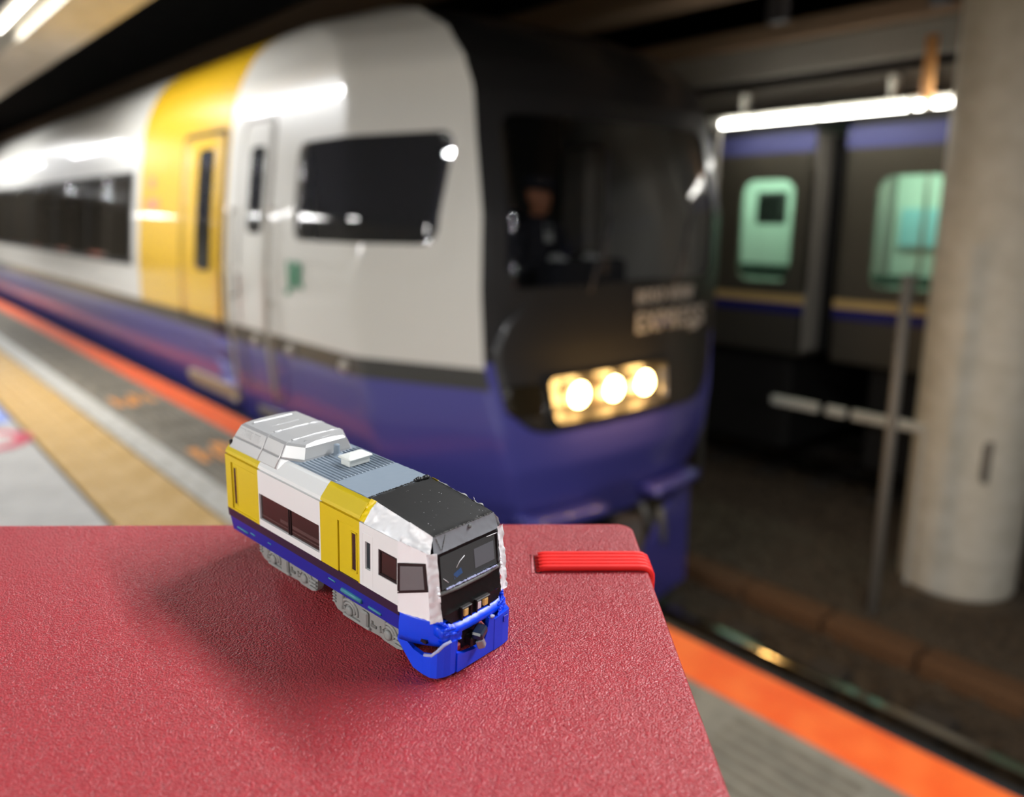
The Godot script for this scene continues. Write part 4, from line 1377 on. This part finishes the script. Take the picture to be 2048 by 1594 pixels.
	tube(st, [Vector3(28.3, 14.05, 7.1), Vector3(28.6, 13.9, 3.0), Vector3(28.6, 13.9, -3.0), Vector3(28.3, 14.05, -7.0)], 0.36, 8)
	put(st, "windscreen_sill", M.tgreydark, t)
	st = mb(true)
	blob_line(st, [Vector3(28.5, 14.5, 5.6), Vector3(28.7, 14.5, -6.0)], 0.22, 0.16, 61)
	put(st, "clotted_white_paint", M.tworn, t)
	# black lower panel
	st = mb(true)
	lumpy(st, Vector3(28.35, 13.9, 7.1), Vector3(29.2, 10.4, 7.1), Vector3(29.2, 10.4, -6.75), Vector3(28.35, 13.9, -6.75), 12, 36, 0.05, 0.12, 63, 0.7)
	lumpy(st, Vector3(29.2, 10.4, 7.1), Vector3(29.6, 8.2, 4.9), Vector3(29.6, 8.2, -5.6), Vector3(29.2, 10.4, -6.75), 8, 36, 0.05, 0.1, 64, 0.7)
	put(st, "black_panel", M.tblack, t)
	for L in [[3.1, 1.2, 1], [-3.1, -0.3, 2]]:
		st = mb()
		var z0: float = L[0]
		var z1: float = L[1]
		var zl := maxf(z0, z1) + 0.25
		var zr := minf(z0, z1) - 0.25
		span(st, 29.2, 30.0, 10.35, 10.7, zr, zl, 0.12)
		span(st, 29.2, 30.0, 8.4, 10.6, zl - 0.3, zl, 0.1)
		span(st, 29.2, 30.0, 8.4, 10.6, zr, zr + 0.3, 0.1)
		var hb := put(st, "headlight_housing", M.tframe, t)
		for k in L[2]:
			st = mb()
			var zc: float = lerpf(zl, zr, (k + 0.5) / L[2])
			span(st, 29.2, 29.85, 8.75, 10.2, zc - 0.55, zc + 0.55, 0.18)
			put(st, "lens", M.tlenswhite if L[2] == 2 and k == 0 else M.tlens, hb)
	# bumper bar: a flat faced bar with clotted ends
	st = mb(true)
	var bn := FastNoiseLite.new()
	bn.seed = 5
	bn.frequency = 0.7
	var bar := []
	for i in 41:
		var u := i / 40.0 * 2.0 - 1.0
		var fat := 1.0 + 0.25 * smoothstep(0.6, 0.85, absf(u))
		var rgh := 0.06 + 0.3 * smoothstep(0.6, 0.85, absf(u))
		var c := Vector3(29.9 - 1.2 * pow(absf(u), 4.0), 7.6, 7.7 * u)
		var ring := PackedVector3Array()
		for e in [[-0.7, -0.62], [0.55, -0.68], [0.72, -0.5], [0.72, 0.1], [0.62, 0.25], [0.05, 0.85], [-0.15, 0.9], [-0.7, 0.85]]:
			var p := c + Vector3(e[0], e[1] * 1.05, 0) * fat
			ring.append(p + Vector3(bn.get_noise_3dv(p * 3.0), bn.get_noise_3dv(p * 3.0 + Vector3(9, 4, 2)), 0) * rgh)
		bar.append(ring)
	loft(st, bar, true, true)
	put(st, "bumper_bar", M.tvivid, t)
	plough(t)
	coupler(t)
	bogie(t, -23.4, -4.0, 0.55, 71)
	bogie(t, 0.8, 20.6, -0.35, 72)

func frame_bars(st: SurfaceTool, s: int, x0: float, x1: float, y0: float, y1: float, w: float, zf: float) -> void:
	span(st, x0, x1, y0, y0 + w, s * (zf - 0.4), s * zf, 0.03)
	span(st, x0, x1, y1 - w, y1, s * (zf - 0.4), s * zf, 0.03)
	span(st, x0, x0 + w, y0, y1, s * (zf - 0.4), s * zf, 0.03)
	span(st, x1 - w, x1, y0, y1, s * (zf - 0.4), s * zf, 0.03)

func air_conditioner(t: Node3D) -> void:
	var ring := func(y: float, w: float, x0: float, x1: float, c: float, k: float) -> PackedVector3Array:
		return PackedVector3Array([Vector3(x0, y, -w + k), Vector3(x0 + 0.5, y, -w), Vector3(x1 - c, y, -w), Vector3(x1, y, -w + k), Vector3(x1, y, w - k), Vector3(x1 - c, y, w), Vector3(x0 + 0.5, y, w), Vector3(x0, y, w - k)])
	var st := mb()
	loft(st, [ring.call(22.9, 8.75, -31.4, -9.9, 4.2, 2.4), ring.call(23.2, 8.7, -31.4, -9.9, 4.2, 2.4), ring.call(24.9, 7.75, -31.3, -10.05, 4.1, 2.2), ring.call(25.15, 7.45, -31.2, -10.1, 4.0, 2.2), ring.call(25.3, 7.5, -31.2, -10.1, 4.0, 2.2), ring.call(27.35, 6.5, -30.4, -10.7, 3.4, 1.9), ring.call(27.75, 6.0, -30.0, -11.0, 3.2, 1.8), ring.call(28.0, 3.5, -29.6, -11.2, 3.0, 1.5)], true, true)
	var ac := put(st, "air_conditioner", M.tsilver, t)
	for x in [-20.6, -14.6]:
		st = mb(true)
		var pts := []
		for s in [1, -1]:
			var half := [Vector3(x - 0.1, 23.1, s * 8.75), Vector3(x, 24.9, s * 7.8), Vector3(x, 25.3, s * 7.55), Vector3(x + 0.1, 27.35, s * 6.55), Vector3(x + 0.1, 27.8, s * 5.9)]
			if s < 0: half.reverse()
			pts += half
			if s > 0: pts.append(Vector3(x + 0.1, 28.05, 0))
		tube(st, pts, 0.16, 6)
		for zz in [4.2, -3.6]: box(st, Vector3(x + 0.05, 27.98, zz), Vector3(0.55, 0.3, 1.7), 0.1)
		put(st, "seam", M.tsilver, ac)
	st = mb()
	box(st, Vector3(-27.8, 28.0, 0.6), Vector3(0.5, 0.35, 9.0), 0.12)
	put(st, "seam", M.tsilver, ac)
	for s in [-1, 1]:
		var lean := Basis(Vector3.RIGHT, -s * 0.46)
		for k in 3:
			st = mb()
			var c := Vector3(-28.9 + k * 2.75, 26.3, s * 7.03)
			box(st, c, Vector3(2.2, 1.5, 0.12), 0.05, lean)
			if k > 0:
				for j in 6: box(st, c + lean * Vector3(0, -0.55 + j * 0.22, s * 0.07), Vector3(1.9, 0.09, 0.1), 0.02, lean)
			put(st, "louvre_panel", M.tsilver, ac)
	# raised emblem: a small fan of strokes over a row of tiny marks
	st = mb()
	for k in 7:
		var a := -0.9 + k * 0.3
		box(st, Vector3(-25.2 - 0.75 * cos(a), 28.03, -1.0 - 0.95 * sin(a)), Vector3(0.75, 0.12, 0.13), 0.03, Basis(Vector3.UP, -a))
	for k in 14:
		box(st, Vector3(-23.9 + 0.04 * (k % 3), 28.0, 3.2 - k * 0.45), Vector3(0.42 - 0.1 * (k % 2), 0.12, 0.26), 0.03)
	put(st, "raised_emblem", M.tsilver, ac)
	st = mb(true)
	tube(st, [Vector3(-12.6, 27.95, 3.6), Vector3(-12.2, 27.9, 0.0), Vector3(-12.4, 27.95, -3.2)], 0.12, 6)
	put(st, "paint_run", M.tsilver, ac)

func plough(t: Node3D) -> void:
	for s in [-1, 1]:
		# side wing: plan points with lower and upper heights
		var w := [[20.6, 9.0, 3.3, 4.0], [23.0, 9.05, 1.2, 3.9], [24.6, 9.05, -0.15, 3.2], [26.8, 9.1, -0.25, 3.1], [28.6, 9.0, -0.2, 3.7], [29.7, 8.6, 0.0, 4.9], [30.4, 7.7, 0.15, 5.9], [30.75, 6.6, 0.2, 6.2], [30.8, 5.45, 0.2, 6.1]] if s > 0 else [[20.6, 8.6, 3.6, 6.0], [23.0, 8.6, 1.6, 6.2], [25.5, 8.6, 0.6, 6.4], [28.6, 8.5, 0.45, 6.5], [30.2, 8.0, 0.4, 6.3], [30.9, 7.3, 0.4, 6.6], [31.1, 5.6, 0.3, 6.6], [31.1, 3.6, 0.2, 6.3]]
		var st := mb()
		var rings := []
		for p in w:
			rings.append(PackedVector3Array([Vector3(p[0], p[2], s * p[1]), Vector3(p[0], p[3], s * (p[1] - 0.1)), Vector3(p[0] - 0.5, p[3], s * (p[1] - 0.9)), Vector3(p[0] - 0.5, p[2], s * (p[1] - 0.9))]))
		loft(st, rings, true, true)
		var wing := put(st, "plough_wing", M.tvivid, t)
		st = mb(true)
		if s > 0:
			tube(st, [Vector3(27.0, 3.15, 8.75), Vector3(28.6, 3.75, 8.65), Vector3(29.6, 4.9, 8.3), Vector3(30.2, 5.95, 7.5), Vector3(30.5, 6.2, 6.3)], 0.3, 8, 0.3)
			put(st, "worn_edge", M.tworn, wing)
		else:
			box(st, Vector3(31.1, 5.4, -6.1), Vector3(0.3, 1.1, 1.1), 0.05)
			put(st, "square_fitting", M.tblue, wing)
	var st2 := mb()
	var poly := PackedVector2Array([Vector2(5.2, 0.15), Vector2(5.2, 3.7), Vector2(3.6, 3.1), Vector2(1.4, 2.7), Vector2(-1.0, 2.75), Vector2(-1.7, 4.4), Vector2(-2.2, 7.0), Vector2(-3.45, 6.9), Vector2(-3.5, 0.2)])
	prism(st2, poly, -31.0, -30.2, Transform3D(Basis(Vector3(0, 0, 1), Vector3(0, 1, 0), Vector3(-1, 0, 0)), Vector3.ZERO))
	put(st2, "plough_plate", M.tvivid, t)
	st2 = mb(true)
	blob_line(st2, [Vector3(30.9, 7.1, -2.6), Vector3(30.9, 6.8, -3.4)], 0.35, 0.2, 90)
	put(st2, "worn_corner", M.tworn, t)

func coupler(t: Node3D) -> void:
	var st := mb()
	span(st, 26.0, 29.6, 2.6, 6.6, -1.4, 3.2, 0.4)
	span(st, 29.5, 31.2, 3.4, 5.2, 0.0, 2.2, 0.25)
	var c := put(st, "coupler", M.tframe, t)
	st = mb()
	box(st, Vector3(31.3, 5.7, 0.5), Vector3(2.0, 1.5, 2.6), 0.3, Basis(Vector3.UP, 0.35) * Basis(Vector3.RIGHT, 0.25))
	put(st, "coupler_head", mat(Color(0.10, 0.14, 0.22), 0.25), c)
	st = mb()
	box(st, Vector3(31.8, 3.9, 0.6), Vector3(1.3, 1.5, 1.3), 0.15, Basis(Vector3.UP, 0.6) * Basis(Vector3.BACK, 0.4))
	put(st, "coupler_hook", M.tmetal, c)
	st = mb()
	box(st, Vector3(29.6, 3.8, 4.2), Vector3(1.0, 1.4, 1.6), 0.3)
	box(st, Vector3(29.6, 6.7, -0.4), Vector3(1.0, 1.2, 1.0), 0.3)
	put(st, "red_fitting", M.tred, t)

func bogie(t: Node3D, x0: float, x1: float, y0: float, seed_: int) -> void:
	var g := Node3D.new()
	g.name = "bogie"
	t.add_child(g, true)
	var L := x1 - x0
	var st := mb()
	span(st, x0 + 1, x1 - 1, y0 + 1.4, 5.2, -6.2, 6.2, 0.2)
	put(st, "core", M.tgreydark, g)
	for s in [-1, 1]:
		st = mb()
		var lo := y0 + (1.0 if s < 0 else 0.0)
		var poly := PackedVector2Array([Vector2(x0, 5.2), Vector2(x0, lo + 2.2), Vector2(x0 + 0.4, lo + 1.2), Vector2(x0 + 1.2, lo + 0.5), Vector2(x0 + L * 0.24, lo + 0.1), Vector2(x0 + L * 0.42, lo + 0.45), Vector2(x0 + L * 0.5, lo + 0.1), Vector2(x0 + L * 0.68, lo + 0.3), Vector2(x0 + L * 0.72, lo), Vector2(x1 - 2.0, lo - 0.05), Vector2(x1 - 0.6, lo + 0.4), Vector2(x1, lo + 1.4), Vector2(x1, 5.2)])
		prism(st, poly, s * 6.0, s * 7.35)
		var f := put(st, "side_frame", M.tgrey, g)
		st = mb(true)
		for k in [0.25, 0.79]:
			for r in [[2.25, 0.3], [1.45, 0.3]]:
				var pts := []
				for i in 15:
					var a := PI * 1.25 * i / 14.0 - 0.35
					pts.append(Vector3(x0 + L * k + cos(a) * r[0], lo + 2.0 + sin(a) * r[0] * 0.8, s * 7.4))
				tube(st, pts, r[1], 7)
			lathe(st, [Vector2(0.95, 0), Vector2(0.9, 0.45), Vector2(0.5, 0.6), Vector2(0.05, 0.6)], 14, Transform3D(Basis(Vector3.RIGHT, s * PI / 2), Vector3(x0 + L * k, lo + 1.7, s * 7.3)))
		put(st, "axle_box", M.tgrey, f)
		st = mb()
		box(st, Vector3(x0 + L * 0.36, lo + 0.65, s * 7.55), Vector3(L * 0.38, 0.55, 0.7), 0.15)
		box(st, Vector3(x0 + L * 0.47, lo + 2.2, s * 7.6), Vector3(2.2, 3.0, 0.6), 0.3)
		box(st, Vector3(x0 + L * 0.66, lo + 3.6, s * 7.5), Vector3(4.2, 1.7, 0.5), 0.15)
		box(st, Vector3(x0 + L * 0.12, lo + 3.2, s * 7.5), Vector3(1.9, 2.6, 0.5), 0.2)
		for j in 3: box(st, Vector3(x1 - 1.2, lo + 0.9 + j * 0.75, s * 7.5), Vector3(2.4, 0.42, 0.8), 0.18)
		for j in 4: box(st, Vector3(x0 + 0.5, lo + 1.9 + j * 0.62, s * 7.45), Vector3(0.9, 0.36, 0.6), 0.15)
		put(st, "spring_gear", M.tgrey, f)
		st = mb()
		box(st, Vector3(x0 + L * 0.18, lo + 3.1, s * 7.35), Vector3(0.5, 3.6, 0.25), 0.05, Basis(Vector3.BACK, -0.2))
		box(st, Vector3(x0 + L * 0.565, lo + 3.0, s * 7.4), Vector3(0.45, 3.4, 0.3), 0.1, Basis(Vector3.BACK, 0.12))
		box(st, Vector3(x0 + L * 0.59, lo + 1.6, s * 7.4), Vector3(1.5, 0.6, 0.4), 0.1)
		put(st, "brake_rod", M.tgreydark, f)

# ---------------------------------------------------------------- everything
func _ready() -> void:
	var cam := Camera3D.new()
	cam.name = "camera"
	add_child(cam)
	cam.keep_aspect = Camera3D.KEEP_HEIGHT
	cam.fov = rad_to_deg(2.0 * atan(797.0 / 1600.0))
	var att := CameraAttributesPhysical.new()
	att.frustum_focal_length = 12.0 * 1600.0 / 797.0
	att.frustum_focus_distance = 0.139
	att.frustum_near = 0.01
	att.frustum_far = 200.0
	att.exposure_aperture = 11.0
	cam.attributes = att
	cam.near = 0.01
	cam.far = 200.0
	cam.basis = Basis(Vector3.UP, deg_to_rad(-40.0245)) * Basis(Vector3.RIGHT, deg_to_rad(-12.9868))
	cam.position = EYE
	cam.current = true
	var env := Environment.new()
	env.background_mode = Environment.BG_COLOR
	env.background_color = Color(0, 0, 0)
	env.tonemap_mode = Environment.TONE_MAPPER_LINEAR
	env.tonemap_exposure = 2.25
	env.sdfgi_enabled = true
	env.ssao_enabled = true
	env.ssil_enabled = true
	var we := WorldEnvironment.new()
	we.name = "surroundings"
	we.environment = env
	add_child(we)
	make_materials()
	station()
	commuter_train()
	express_train()
	notebook()
	model_train()
